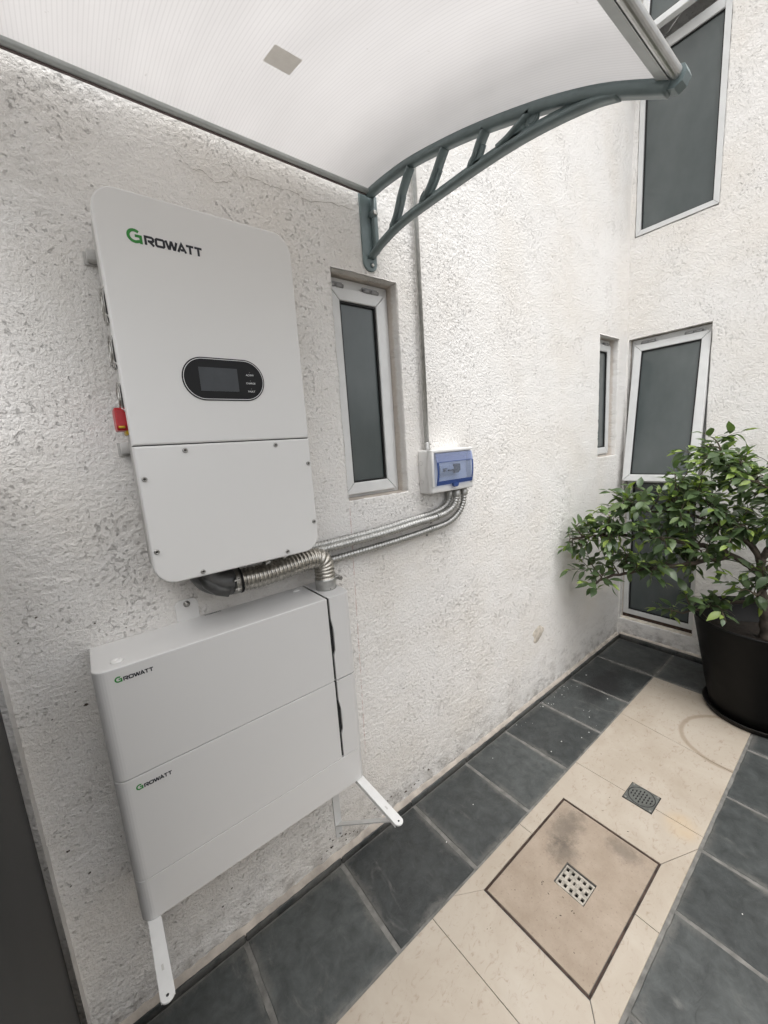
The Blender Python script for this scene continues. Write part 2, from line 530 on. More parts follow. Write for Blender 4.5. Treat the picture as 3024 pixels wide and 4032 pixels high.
def frosted_mat():
    t = NT('frosted_glass')
    n = t.noise(1.5, 5, 0.6, stretch=(1.0, 1.0, 0.6))
    t.set(base=t.ramp(n, [(0.3, (0.060, 0.074, 0.075)), (0.7, (0.128, 0.142, 0.142))]), rough=0.13, spec=0.55)
    t.set(normal=t.bump(t.noise(700, 2), 0.08, 0.0003))
    return t.m


def sheet_mat():
    """fluted translucent polycarbonate: most of the light goes through, some gloss underneath"""
    t = NT('translucent_polycarbonate')
    X, Y, Z = t.xyz()
    w = t.math('SINE', t.math('MULTIPLY', X, 2 * math.pi / 0.0085))
    stripe = t.smooth(w, 0.35, 1.0)
    tcol = t.mix(t.math('MULTIPLY', stripe, 0.30), (0.69, 0.680, 0.676), (0.49, 0.481, 0.477))
    tcol = t.mix(1.0, tcol, t.ramp(t.noise(1.0, 5, 0.65, stretch=(9.0, 1.6, 1.0)), [(0.3, 0.95), (0.7, 1.02)]), 'MULTIPLY')
    dirt = t.smooth(t.noise(45, 2), 0.74, 0.79)
    tcol = t.mix(t.math('MULTIPLY', dirt, 0.35), tcol, (0.3, 0.28, 0.25))
    tr = t.node('ShaderNodeBsdfTranslucent'); t.l.new(tcol, tr.inputs['Color'])
    df = t.node('ShaderNodeBsdfDiffuse'); df.inputs['Color'].default_value = (0.85, 0.84, 0.82, 1)
    gl = t.node('ShaderNodeBsdfGlossy'); gl.inputs['Roughness'].default_value = 0.30
    nrm = t.bump(w, 0.25, 0.0006)
    t.l.new(nrm, gl.inputs['Normal'])
    m1 = t.node('ShaderNodeMixShader'); m1.inputs[0].default_value = 0.15
    t.l.new(tr.outputs[0], m1.inputs[1]); t.l.new(df.outputs[0], m1.inputs[2])
    lw = t.node('ShaderNodeLayerWeight'); lw.inputs['Blend'].default_value = 0.5
    gz = t.math('ADD', t.math('MULTIPLY', t.math('POWER', lw.outputs['Facing'], 4.0), 0.22), 0.02)
    m2 = t.node('ShaderNodeMixShader'); t.l.new(gz, m2.inputs[0])
    t.l.new(m1.outputs[0], m2.inputs[1]); t.l.new(gl.outputs[0], m2.inputs[2])
    t.l.new(m2.outputs[0], t.out.inputs['Surface'])
    return t.m


def sticker_mat():
    t = NT('paper_sticker')
    tr = t.node('ShaderNodeBsdfTranslucent'); tr.inputs['Color'].default_value = (0.80, 0.77, 0.71, 1)
    df = t.node('ShaderNodeBsdfDiffuse')
    t.l.new(t.ramp(t.noise(60, 4), [(0.3, (0.50, 0.48, 0.44)), (0.7, (0.60, 0.58, 0.54))]), df.inputs['Color'])
    m = t.node('ShaderNodeMixShader'); m.inputs[0].default_value = 0.5
    t.l.new(tr.outputs[0], m.inputs[1]); t.l.new(df.outputs[0], m.inputs[2]); t.l.new(m.outputs[0], t.out.inputs['Surface'])
    return t.m


def blue_mat(name, col, gloss):
    t = NT(name)
    tp = t.node('ShaderNodeBsdfTransparent'); tp.inputs['Color'].default_value = col + (1,)
    df = t.node('ShaderNodeBsdfTranslucent'); df.inputs['Color'].default_value = col + (1,)
    d2 = t.node('ShaderNodeBsdfDiffuse'); d2.inputs['Color'].default_value = tuple(c * 0.7 for c in col) + (1,)
    gl = t.node('ShaderNodeBsdfGlossy'); gl.inputs['Roughness'].default_value = 0.12
    a = t.node('ShaderNodeMixShader'); a.inputs[0].default_value = gloss
    t.l.new(tp.outputs[0], a.inputs[1]); t.l.new(d2.outputs[0], a.inputs[2])
    lw = t.node('ShaderNodeLayerWeight'); lw.inputs['Blend'].default_value = 0.5
    gz = t.math('ADD', t.math('MULTIPLY', t.math('POWER', lw.outputs['Facing'], 5.0), 0.5), 0.03)
    b = t.node('ShaderNodeMixShader'); t.l.new(gz, b.inputs[0])
    t.l.new(a.outputs[0], b.inputs[1]); t.l.new(gl.outputs[0], b.inputs[2])
    t.l.new(b.outputs[0], t.out.inputs['Surface'])
    return t.m


def leaf_mat(name, lo, hi, rough):
    t = NT(name)
    oi = t.node('ShaderNodeObjectInfo')
    n = t.math('ADD', t.math('MULTIPLY', t.noise(11, 2), 0.6), t.math('MULTIPLY', oi.outputs['Random'], 0.4))
    col = t.ramp(n, [(0.25, lo), (0.75, hi)])
    t.set(base=col, rough=rough, spec=0.55)
    tr = t.node('ShaderNodeBsdfTranslucent'); t.l.new(t.mix(1.0, col, (1.6, 1.8, 0.6), 'MULTIPLY'), tr.inputs['Color'])
    m = t.node('ShaderNodeMixShader'); m.inputs[0].default_value = 0.26
    t.l.new(t.p.outputs[0], m.inputs[1]); t.l.new(tr.outputs[0], m.inputs[2]); t.l.new(m.outputs[0], t.out.inputs['Surface'])
    return t.m


M['slate'] = slate_mat(); M['marble'] = marble_mat(); M['cover'] = cover_mat(); M['glass'] = frosted_mat()
M['sheet'] = sheet_mat(); M['sticker'] = sticker_mat()
M['blue'] = blue_mat('clear_blue_plastic', (0.84, 0.89, 0.985), 0.10)
M['blue_mid'] = blue_mat('tinted_blue_plastic', (0.63, 0.70, 0.90), 0.30)
M['blue_edge'] = blue_mat('deep_blue_plastic', (0.10, 0.19, 0.50), 0.5)
M['leaf'] = leaf_mat('ficus_leaf', (0.056, 0.092, 0.044), (0.155, 0.215, 0.092), 0.33)
M['leaf_young'] = leaf_mat('young_ficus_leaf', (0.13, 0.20, 0.04), (0.27, 0.35, 0.09), 0.40)


# ------------------------------------------------------------------ stucco walls
_TAB = RNG.rand(256, 256)


def vnoise(x, y, s=0):
    xi = np.floor(x).astype(int); yi = np.floor(y).astype(int)
    fx = x - xi; fy = y - yi
    fx = fx * fx * (3 - 2 * fx); fy = fy * fy * (3 - 2 * fy)
    g = lambda a, b: _TAB[(a + s * 37) % 256, (b + s * 91) % 256]
    return (g(xi, yi) * (1 - fx) + g(xi + 1, yi) * fx) * (1 - fy) + (g(xi, yi + 1) * (1 - fx) + g(xi + 1, yi + 1) * fx) * fy


def stucco_wall(name, mat, us, vs, holes, to_world, depth=0.25, amp=0.0017, parent=None):
    """a wall face with real relief; openings get rough reveals that run back to a closed cavity"""
    def snap(a, lines):
        a = np.array(a)
        for L in lines:
            a[np.argmin(abs(a - L))] = L
        return np.unique(a)
    us = snap(us, [h[i] for h in holes for i in (0, 1)]); vs = snap(vs, [h[i] for h in holes for i in (2, 3)])
    U, V = np.meshgrid(us, vs)
    n1 = vnoise(U / 0.012 + 0.6 * vnoise(U / 0.03, V / 0.03, 5), V / 0.010, 1)
    n2 = vnoise(U / 0.045, V / 0.04, 2); n3 = vnoise(U / 0.30, V / 0.30, 3); n4 = vnoise(U / 0.8, V / 0.8, 4)
    sm = np.clip((n1 + 0.6 * (n3 - 0.5) + 0.025) / 0.24, 0, 1); sm = sm * sm * (3 - 2 * sm)
    H = amp * sm + 0.0012 * (n2 - 0.5) + 0.004 * (n4 - 0.5)
    dU = (vnoise(U / 0.025, V / 0.025, 6) - 0.5) * 0.004; dV = (vnoise(U / 0.025, V / 0.025, 7) - 0.5) * 0.004
    nu, nv = len(us), len(vs)
    inside = lambda h: ((us[:-1] + us[1:]) / 2 > h[0]) & ((us[:-1] + us[1:]) / 2 < h[1])
    keep = np.ones((nv - 1, nu - 1), bool)
    for h in holes:
        cv = ((vs[:-1] + vs[1:]) / 2 > h[2]) & ((vs[:-1] + vs[1:]) / 2 < h[3])
        keep[np.ix_(cv, inside(h))] = False
    UU, VV = U + dU, V + dV
    verts = to_world(UU.ravel(), VV.ravel(), H.ravel())
    jj, ii = np.nonzero(keep)
    a = jj * nu + ii
    quads = np.stack([a, a + 1, a + nu + 1, a + nu], 1)
    extra_v = []; extra_q = []
    base = nu * nv
    for h in holes:
        i0, i1 = np.searchsorted(us, h[0] - 1e-6), np.searchsorted(us, h[1] - 1e-6)
        j0, j1 = np.searchsorted(vs, h[2] - 1e-6), np.searchsorted(vs, h[3] - 1e-6)
        sides = ([(j0, i) for i in range(i0, i1 + 1)], [(j1, i) for i in range(i0, i1 + 1)],
                 [(j, i0) for j in range(j0, j1 + 1)], [(j, i1) for j in range(j0, j1 + 1)])
        for sd in sides:
            js = np.array([p[0] for p in sd]); is_ = np.array([p[1] for p in sd]); n = len(sd)
            prev = js * nu + is_
            for q, d in enumerate((0.012, 0.03, 0.05, depth)):
                k = 0.6 if q < 3 else 0.0
                wob = (RNG.rand(n) - 0.5) * 0.0025 * (q < 3)
                uu, vv = us[is_] + dU[js, is_] * k + wob * 0.6, vs[js] + dV[js, is_] * k + wob * 0.6
                new = to_world(uu, vv, np.full(n, -d))
                extra_v.append(new)
                cur = base + np.arange(n); base += n
                extra_q.append(np.stack([prev[:-1], prev[1:], cur[1:], cur[:-1]], 1))
                prev = cur
    # back plate and rim
    c = to_world(np.array([us[0], us[-1], us[-1], us[0]]), np.array([vs[0], vs[0], vs[-1], vs[-1]]), np.full(4, -depth - 0.001))
    extra_v.append(c); b = base; base += 4
    extra_q.append(np.array([[b, b + 1, b + 2, b + 3]]))
    fr = [0, nu - 1, nu * nv - 1, nu * (nv - 1)]
    extra_q.append(np.array([[fr[k], fr[(k + 1) % 4], b + (k + 1) % 4, b + k] for k in range(4)]))
    verts = np.concatenate([verts] + extra_v); quads = np.concatenate([quads] + extra_q)
    me = bpy.data.meshes.new(name)
    me.vertices.add(len(verts)); me.vertices.foreach_set('co', verts.astype(np.float32).ravel())
    me.loops.add(len(quads) * 4); me.loops.foreach_set('vertex_index', quads.astype(np.int32).ravel())
    me.polygons.add(len(quads)); me.polygons.foreach_set('loop_start', np.arange(len(quads), dtype=np.int32) * 4)
    me.polygons.foreach_set('use_smooth', np.ones(len(quads), bool))
    me.update(calc_edges=True); me.validate()
    me.materials.append(mat)
    o = bpy.data.objects.new(name, me); COL.objects.link(o)
    return o


XW = 3.40
W1 = (0.822, 1.134, 1.530, 2.382)
W2 = (2.950, 3.258, 1.548, 2.386)
main_map = lambda u, v, h: np.stack([u, -h, v], 1)
far_map = lambda u, v, h: np.stack([XW - h, -u, v], 1)
vs_main = np.concatenate([np.arange(0.0, 2.95, 0.0055), np.arange(2.95, 4.8, 0.011), np.linspace(4.9, 6.4, 8)])
wall = stucco_wall('stucco_wall', M['wall'], np.concatenate([np.linspace(-1.7, -0.30, 50), np.arange(-0.225, 3.399, 0.0055), [3.40]]), vs_main, [W1, W2], main_map)
tag(wall, 'long white rough stucco wall carrying the inverter, batteries and breaker box', 'wall')
F1 = (0.014, 0.507, 0.178, 2.390)
F2 = (0.030, 0.500, 3.075, 5.20)
us_far = np.concatenate([np.arange(-0.004, 1.05, 0.006), np.linspace(1.1, 2.7, 20)])
vs_far = np.concatenate([np.arange(0.0, 2.9, 0.007), np.arange(2.9, 4.8, 0.009), np.linspace(4.9, 6.4, 8)])
wall_far = stucco_wall('stucco_wall', M['wall_far'], us_far, vs_far, [F1, F2], far_map)
tag(wall_far, 'white stucco end wall with the tall frosted windows behind the plant', 'wall')

# low pier at the left with a dark panel against it, height set to shade the wall
side = stucco_wall('stucco_wall', M['wall'], np.concatenate([np.arange(0.0, 0.058, 0.006), [0.058]]), np.arange(0.0, 1.84, 0.012), [],
                   lambda u, v, h: np.stack([-0.222 + h, -u, v], 1), depth=0.12, amp=0.001)
tag(side, 'narrow white plaster pier beside the dark panel at the left edge', 'wall')
panel = empty('screen_panel', (-0.25, -0.5, 0.0))
tag(panel, 'plain dark grey upright panel at the left edge of the photo', 'panel')
MB().box((-0.262, -0.0585, 0.012), (-0.232, -1.06, 1.825), 0.003).build('sheet', M['door'], panel)
MB().box((-0.270, -0.0582, 1.827), (-0.226, -1.062, 1.855), 0.004).build('cap_rail', M['door'], panel)
MB().box((-0.270, -1.0605, 0.0), (-0.226, -1.10, 1.855), 0.004).build('end_post', M['door'], panel)
opp = stucco_wall('stucco_wall', M['wall'], np.linspace(-1.7, 3.64, 140), np.linspace(0, 1.9, 90), [],  # assumed unseen wall behind the camera, height chosen for the light it admits
                  lambda u, v, h: np.stack([u, -2.65 + h, v], 1), depth=0.15, amp=0.002)
tag(opp, 'unseen white stucco wall opposite the equipment, its height set for the light', 'wall')

# marks and repairs on the main wall
m = MB()
pts = [(2.163 + math.cos(a) * (0.072 + 0.016 * math.sin(3 * a + 1) + 0.008 * math.sin(7 * a)), 0.475 + math.sin(a) * (0.062 + 0.012 * math.sin(2 * a))) for a in [2 * math.pi * k / 22 for k in range(22)]]
V = [(2.163, -0.0085, 0.475)] + [(2.163 + (x - 2.163) * 0.6, -0.0075, 0.475 + (z - 0.475) * 0.6) for x, z in pts] + [(x, -0.0005, z) for x, z in pts]
Fc = [(0, 1 + k, 1 + (k + 1) % 22) for k in range(22)] + [(1 + k, 23 + k, 23 + (k + 1) % 22, 1 + (k + 1) % 22) for k in range(22)]
m.add(V, Fc, True).build('plaster_patch', M['patch'], wall)
SPOTS = [(-0.185, 0.695, .010), (-0.152, 0.596, .007), (-0.196, 0.588, .006), (0.133, 0.240, .006), (0.198, 0.232, .006), (0.161, 0.187, .008), (0.245, 0.121, .006),
         (-0.068, 0.654, .004), (-0.184, 1.313, .005), (-0.142, 1.367, .005), (-0.029, 1.312, .006), (-0.083, 1.093, .009), (-0.156, 1.085, .006),
         (-0.098, 1.139, .005), (0.038, 1.276, .004), (1.158, 0.108, .015), (1.091, 0.090, .008), (1.061, 0.086, .009), (1.041, 0.084, .006), (1.005, 0.085, .014), (0.915, 0.116, .008),
         (0.893, 0.109, .007), (0.819, 0.119, .008), (0.833, 0.090, .006), (0.740, 0.095, .006), (0.702, 0.088, .009), (0.682, 0.090, .008), (0.662, 0.103, .009),
         (0.643, 0.107, .007), (0.587, 0.136, .009), (0.592, 0.092, .012), (0.568, 0.091, .008), (0.60, 0.12, .008), (0.72, 0.07, .007), (0.66, 0.075, .008), (0.54, 0.075, .007)]
for (x, z, r) in SPOTS:
    r *= 0.55
    k = 9
    ph = random.random() * 6
    rad = [r * (0.45 + 0.75 * random.random()) for _ in range(k)]
    P = [(x + math.cos(2 * math.pi * i / k) * rad[i] * 1.25, -0.0038, z + math.sin(2 * math.pi * i / k) * rad[i] * 0.8) for i in range(k)]
    MB().add([(x, -0.0034, z)] + P, [(0, 1 + i, 1 + (i + 1) % k) for i in range(k)]).build('plaster_hole', M['chip'], wall)
for line in ([(0.345, 2.592), (0.368, 2.566), (0.39, 2.547), (0.421, 2.551), (0.451, 2.533), (0.5, 2.549)],
             [(0.523, 2.568), (0.568, 2.582), (0.627, 2.575), (0.7, 2.583), (0.758, 2.572), (0.842, 2.589), (0.95, 2.597)], [(0.496, 2.6), (0.523, 2.565)]):
    pts = [(p.x + random.uniform(-.003, .003), p.z + random.uniform(-.003, .003)) for p in spline([(a, 0, b) for a, b in line], 6)]
    V = []
    for (x, z) in pts:
        w = random.uniform(0.0004, 0.0011)
        V += [(x, -0.0042, z - w), (x, -0.0042, z + w)]
    MB().add(V, [(2 * i, 2 * i + 2, 2 * i + 3, 2 * i + 1) for i in range(len(pts) - 1)]).build('crack', M['crack'], wall)


# ------------------------------------------------------------------ windows (local: x right, y up the wall's depth, z up)
def mitre_frame(u0, u1, v0, v1, w, d0, d1, gap=0.0009, bev=0.0):
    """four mitred bars; d is distance out of the wall (front = d1)"""
    m = MB()
    g = gap
    quads = ([(u0 + g, v0), (u1 - g, v0), (u1 - w - g, v0 + w), (u0 + w + g, v0 + w)], [(u1, v0 + g), (u1, v1 - g), (u1 - w, v1 - w - g), (u1 - w, v0 + w + g)],
             [(u1 - g, v1), (u0 + g, v1), (u0 + w + g, v1 - w), (u1 - w - g, v1 - w)], [(u0, v1 - g), (u0, v0 + g), (u0 + w, v0 + w + g), (u0 + w, v1 - w - g)])
    for q in quads:
        m.prism(q, -d0, -d1, 'Y', bev)
    return m


def place(o, win_loc, rz, pivot=None, tilt=0.0):
    o.location = win_loc
    return o


def window_root(par, loc, rz, name='window'):
    e = bpy.data.objects.new(name, None); COL.objects.link(e); e.empty_display_size = 0.05
    e.parent = par; e.location = loc; e.rotation_euler = (0, 0, rz)
    return e


def wpart(m, name, mat, root, tilt=None):
    me_o = m.build(name, mat)
    me_o.parent = root
    if tilt:
        ang, hz, hd = tilt                                   # hinge height and distance out
        me_o.matrix_local = Matrix.Translation((0, -hd, hz)) @ Matrix.Rotation(ang, 4, 'X') @ Matrix.Translation((0, hd, -hz))
    return me_o


def sash(root, u0, u1, v0, v1, w, d, tilt=None, name='sash'):
    f = mitre_frame(u0, u1, v0, v1, w, d - 0.038, d, bev=0.004)
    wpart(f, 'sash_frame', M['frame'], root, tilt)
    g = mitre_frame(u0 + w + 0.0005, u1 - w - 0.0005, v0 + w + 0.0005, v1 - w - 0.0005, 0.007, d - 0.03, d - 0.007, gap=0.0)
    wpart(g, 'gasket', M['gasket'], root, tilt)
    wpart(MB().box((u0 + w, -(d - 0.016), v0 + w), (u1 - w, -(d - 0.022), v1 - w)), 'pane', M['glass'], root, tilt)


def hinge(root, u, v, d, L=0.07):
    m = MB()
    for (a, b) in ((0, 0.48), (0.52, 1.0)):
        m.tube([(u + L * a, -d, v), (u + L * b, -d, v)], 0.0075, 10)
    m.box((u, -d + 0.004, v - 0.014), (u + L, -d + 0.010, v + 0.014))
    wpart(m, 'hinge', M['hinge'], root)


for (h, du) in ((W1, 0.0), (W2, W2[0] - W1[0])):
    r = window_root(wall, (0, 0, 0), 0)
    u0, u1, v0, v1 = h
    wpart(mitre_frame(u0 + 0.004, u1 - 0.003, v0 + 0.004, v1 - 0.004, 0.034, -0.105, -0.064), 'frame', M['frame'], r)
    sash(r, 0.838 + du, 1.107 + du, v0 + 0.016, v1 - 0.040, 0.047, -0.046)
    hinge(r, 0.836 + du, v1 - 0.037, -0.046, 0.068); hinge(r, 1.000 + du, v1 - 0.037, -0.046, 0.072)
    MB().box((u0 + 0.005, 0.003, v0 + 0.0005), (u1 - 0.005, 0.063, v0 + 0.0035)).build('sill_mortar', M['mortar'], None).parent = r

r = window_root(wall_far, (XW, 0, 0), -math.pi / 2)           # local x runs along -y, local -y points out of the wall
u0, u1, v0, v1 = F1
wpart(mitre_frame(u0 + 0.003, u1 - 0.003, v0 + 0.030, v1 - 0.006, 0.036, -0.10, -0.055), 'frame', M['frame'], r)
wpart(MB().box((u0 + 0.040, 0.056, 1.315), (u1 - 0.040, 0.10, 1.375), 0.002), 'transom', M['frame'], r)
wpart(mitre_frame(u0 + 0.040, u1 - 0.040, v0 + 0.068, 1.314, 0.008, -0.095, -0.066, gap=0), 'gasket', M['gasket'], r)
wpart(MB().box((u0 + 0.042, 0.078, v0 + 0.07), (u1 - 0.042, 0.084, 1.312)), 'pane', M['glass'], r)
TL = (math.radians(-8.2), 2.348, -0.030)
sash(r, 0.040, 0.498, 1.335, 2.346, 0.050, -0.028, TL)
hinge(r, 0.085, 2.352, -0.030, 0.09); hinge(r, 0.350, 2.352, -0.030, 0.10)
MB().box((0.0, 0.0, 0.0), (1, 1, 1))
wpart(MB().box((u0 + 0.004, 0.001, v0 + 0.001), (u1 - 0.004, 0.05, v0 + 0.004)), 'sill_render', M['patch'], r)
wpart(MB().box((u0 + 0.004, 0.05, v0 + 0.001), (u1 - 0.004, 0.10, v0 + 0.029)), 'sill_mortar', M['rust'], r)

r = window_root(wall_far, (XW, 0, 0), -math.pi / 2)
u0, u1, v0, v1 = F2
wpart(mitre_frame(u0 + 0.004, u1 - 0.001, v0 + 0.006, 5.18, 0.030, -0.06, 0.006), 'frame', M['frame'], r)
wpart(MB().box((u0 + 0.035, -0.004, 4.125), (u1 - 0.032, 0.05, 4.185), 0.003), 'transom', M['frame'], r)
wpart(mitre_frame(u0 + 0.0345, u1 - 0.0315, v0 + 0.0365, 4.1245, 0.007, -0.05, -0.006, gap=0), 'gasket', M['gasket'], r)
wpart(MB().box((u0 + 0.035, 0.014, v0 + 0.037), (u1 - 0.032, 0.020, 4.124)), 'pane', M['glass'], r)
TL = (math.radians(-6.5), 5.16, 0.004)
sash(r, u0 + 0.030, u1 - 0.030, 4.205, 5.16, 0.042, 0.008, TL)
wpart(MB().tube([(0.155, 0.0, 4.195), (0.30, -0.075, 4.235)], 0.0055, 8), 'stay_arm', M['alu'], r)


# ------------------------------------------------------------------ floor
ground = MB().add([(-150, -150, -0.12), (150, -150, -0.12), (150, 150, -0.12), (-150, 150, -0.12)], [(0, 1, 2, 3)]).build('ground', M['grout'])
tag(ground, kind='structure')
m = MB()                                                       # bedding, left open under the grate of the inspection cover
for (a, c) in (((-1.75, -2.66), (1.225, 0.05)), ((1.331, -2.66), (3.42, 0.05)), ((1.225, -2.66), (1.331, -0.747)), ((1.225, -0.631), (1.331, 0.05))):
    m.box((a[0], a[1], -0.11), (c[0], c[1], -0.0035))
floor = m.build('floor', M['grout'])
tag(floor, kind='structure')


def slab(poly, mat, name, z=0.0, bev=0.0022, jit=0.0006):
    dz = z + random.uniform(-jit, jit)
    return MB().prism(poly, -0.012, dz, 'Z', bev, 1).build(name, mat, floor)


def rough_rect(x0, x1, y0, y1, j=0.0018, n=9):
    P = []
    for k in range(n): P.append((x0 + (x1 - x0) * k / n, y0 + random.uniform(-j, j) * (k > 0)))
    for k in range(n): P.append((x1 + random.uniform(-j, j) * (k > 0), y0 + (y1 - y0) * k / n))
    for k in range(n): P.append((x1 + (x0 - x1) * k / n, y1 + random.uniform(-j, j) * (k > 0)))
    for k in range(n): P.append((x0 + random.uniform(-j, j) * (k > 0), y1 + (y0 - y1) * k / n))
    return P


XL = [-1.44, -1.03, -0.62, -0.20, 0.212, 0.620, 1.034, 1.417, 1.775, 2.163, 2.553, 2.977, 3.386]
for i in range(len(XL) - 1):
    slab(rough_rect(XL[i] + 0.009, XL[i + 1] - 0.009, -0.400, -0.026), M['slate'], 'slate_tile')
YF = [-0.408, -0.80, -1.20, -1.60, -2.0, -2.4, -2.64]
for i in range(len(YF) - 1):
    slab(rough_rect(2.977 + 0.007, 3.384, YF[i + 1] + 0.006, YF[i] - 0.006), M['slate'], 'slate_tile')
XR = [-1.44, -1.03, -0.62, -0.18, 0.23, 0.642, 1.052, 1.458, 1.785, 2.165, 2.590, 2.977]
for rrow, (ya, yb) in enumerate(((-0.960, -1.36), (-1.36, -1.77), (-1.77, -2.18), (-2.18, -2.64))):
    for i in range(len(XR) - 1):
        o = 0.0 if rrow % 2 == 0 else 0.0
        slab(rough_rect(XR[i] + 0.008, XR[i + 1] - 0.008, yb + 0.008, ya - (0.006 if rrow == 0 else 0.008)), M['slate'], 'slate_tile')

y0, y1 = -0.953, -0.410
g = 0.0012
SL = [[(-1.38, y0), (-0.84 - g, y0), (-0.84 - g, y1), (-1.38, y1)], [(-0.84 + g, y0), (-0.29 - g, y0), (-0.29 - g, y1), (-0.84 + g, y1)], [(-0.29 + g, y0), (0.244 - g, y0), (0.244 - g, y1), (-0.29 + g, y1)],
      [(0.244 + g, y0), (0.788 - g, y0), (0.774 - g, y1), (0.244 + g, y1)],
      [(0.788 + g, y0), (0.898, y0), (0.990, -0.878), (0.990, -0.472), (0.885, y1), (0.774 + g, y1)],
      [(0.888, y1), (0.993, -0.4725), (1.329, -0.4725), (1.329, y1)],
      [(1.3315, y1), (1.3315, -0.4725), (1.602, -0.4725), (1.602, -0.876), (1.778, y0), (1.852 - g, y0), (1.852 - g, y1)],
      [(0.902, y0), (0.994, -0.8785), (1.3385, -0.8785), (1.3385, y0)], [(1.341, y0), (1.341, -0.8785), (1.600, -0.8785), (1.774, y0)],
      [(1.852 + g, y0), (2.350 - g, y0), (2.420 - g, y1), (1.852 + g, y1)], [(2.350 + g, y0), (2.968, y0), (2.968, y1), (2.420 + g, y1)]]
for P in SL:
    slab(P, M['marble'], 'marble_slab', 0.001, 0.0008, 0.0003)
# cement smear strips between slate and marble, skirting
for (a, b) in ((-0.62, 0.6), (0.6, 1.8), (1.8, 2.97)):
    pass
XS = [-0.20, 0.215, 0.622, 1.02, 1.42, 1.78, 2.16, 2.56, 2.97, 3.388]
for i in range(len(XS) - 1):
    MB().box((XS[i] + 0.0025, -0.0225, -0.002), (XS[i + 1] - 0.0025, -0.0062, 0.030 + random.uniform(-0.002, 0.002)), 0.0015, 1).build('skirting_tile', M['slate'], floor)
for i, (a, b) in enumerate(((-0.012, -0.41), (-0.41, -0.81), (-0.81, -1.21), (-1.21, -1.61), (-1.61, -2.0), (-2.0, -2.4))):
    MB().box((3.378, a - 0.0125, -0.002), (3.3935, b - 0.0105, 0.040), 0.0015, 1).build('skirting_tile', M['slate'], floor)
# pale mortar fillet on top of the skirting
m = MB(); V = []; Fc = []
xs = np.arange(-0.215, 3.39, 0.02)
for i, x in enumerate(xs):
    j = random.uniform(-0.003, 0.003)
    V += [(x, -0.0205 + j * 0.3, 0.024), (x, -0.0165 + j * 0.5, 0.034 + j * 0.5), (x, -0.008, 0.044 + j), (x, -0.001, 0.051 + 1.6 * j), (x, 0.01, 0.051 + 1.6 * j), (x, 0.01, 0.024)]
    if i:
        b = 6 * i
        Fc += [(b - 6 + k, b + k, b + (k + 1) % 6, b - 6 + (k + 1) % 6) for k in range(6)]
m.add(V, Fc, True).build('mortar_fillet', M['mortar'], floor)
m = MB(); V = []; Fc = []
for i, y in enumerate(np.arange(-0.02, -2.6, -0.02)):
    j = random.uniform(-0.002, 0.002)
    V += [(3.382, y, 0.034), (3.386, y, 0.044 + j), (3.396, y, 0.052 + j), (3.40, y, 0.056 + 2 * j), (3.41, y, 0.056), (3.41, y, 0.034)]
    if i:
        b = 6 * i
        Fc += [(b - 6 + k, b + k, b + (k + 1) % 6, b - 6 + (k + 1) % 6) for k in range(6)]
m.add(V, Fc, True).build('mortar_fillet', M['mortar'], floor)

# ------------------------------------------------------------------ inspection cover with its grate, floor drain
cov = empty('inspection_cover', (1.295, -0.676, 0.0))
tag(cov, 'stained square stone inspection cover with cream grate set in the beige paving', 'manhole cover')
cx0, cx1, cy0, cy1 = 1.003, 1.5915, -0.8685, -0.4825
hx0, hx1, hy0, hy1 = 1.224, 1.332, -0.748, -0.630
m = MB()
for (a, b, c, d) in ((cx0, hx0, cy0, cy1), (hx1, cx1, cy0, cy1), (hx0, hx1, cy0, hy0), (hx0, hx1, hy1, cy1)):
    m.box((a, c, -0.014), (b, d, -0.0005))
m.build('stone', M['cover'], cov)
m = MB()
for (a, b, c, d, z) in ((0.9945, 1.0005, -0.8765, -0.4735, 0.003), (1.5940, 1.6005, -0.8765, -0.4735, 0.003), (1.0015, 1.593, -0.8765, -0.8705, 0.003), (1.0015, 1.593, -0.4805, -0.4735, 0.003)):
    m.box((a, c, -0.02), (b, d, z - 0.0035))
m.build('steel_rim', M['rust'], cov)
m = MB()
m.tube([(1.003, -0.479, -0.001), (1.12, -0.4775, 0.001), (1.3, -0.478, 0.0012), (1.45, -0.479, 0.0)], 0.0035, 6)
m.build('rusty_wire', M['rust'], cov)
m = MB()
gx0, gx1, gy0, gy1 = 1.230, 1.326, -0.744, -0.634
nx, ny, hw, hh = 3, 5, 0.0075, 0.0060
# grid of bars around square holes
xsn = [gx0]; ysn = [gy0]
for k in range(nx):
    c = gx0 + (gx1 - gx0) * (k + 0.5) / nx; xsn += [c - hw, c + hw]
for k in range(ny):
    c = gy0 + (gy1 - gy0) * (k + 0.5) / ny; ysn += [c - hh, c + hh]
xsn.append(gx1); ysn.append(gy1)
for i in range(0, len(xsn) - 1):
    for j in range(0, len(ysn) - 1):
        if i % 2 == 1 and j % 2 == 1: continue
        if i % 2 == 1 and j % 2 == 0 or i % 2 == 0:
            pass
        m.box((xsn[i], ysn[j], -0.014), (xsn[i + 1], ysn[j + 1], -0.006))
gr = m.build('grate', M['cream'], cov)
m = MB(); m.box((1.2255, -0.7465, -0.109), (1.3305, -0.6315, -0.104))
for (a, c) in (((1.2255, -0.7465), (1.2265, -0.6315)), ((1.3295, -0.7465), (1.3305, -0.6315)), ((1.2268, -0.7465), (1.3292, -0.7455)), ((1.2268, -0.6325), (1.3292, -0.6315))):
    m.box((a[0], a[1], -0.1038), (c[0], c[1], -0.012))
m.build('pit', M['gap'], cov)
MB().box((1.270, -0.700, -0.006), (1.286, -0.690, -0.004), 0.0008, 1).build('grate_lug', M['cream'], cov)

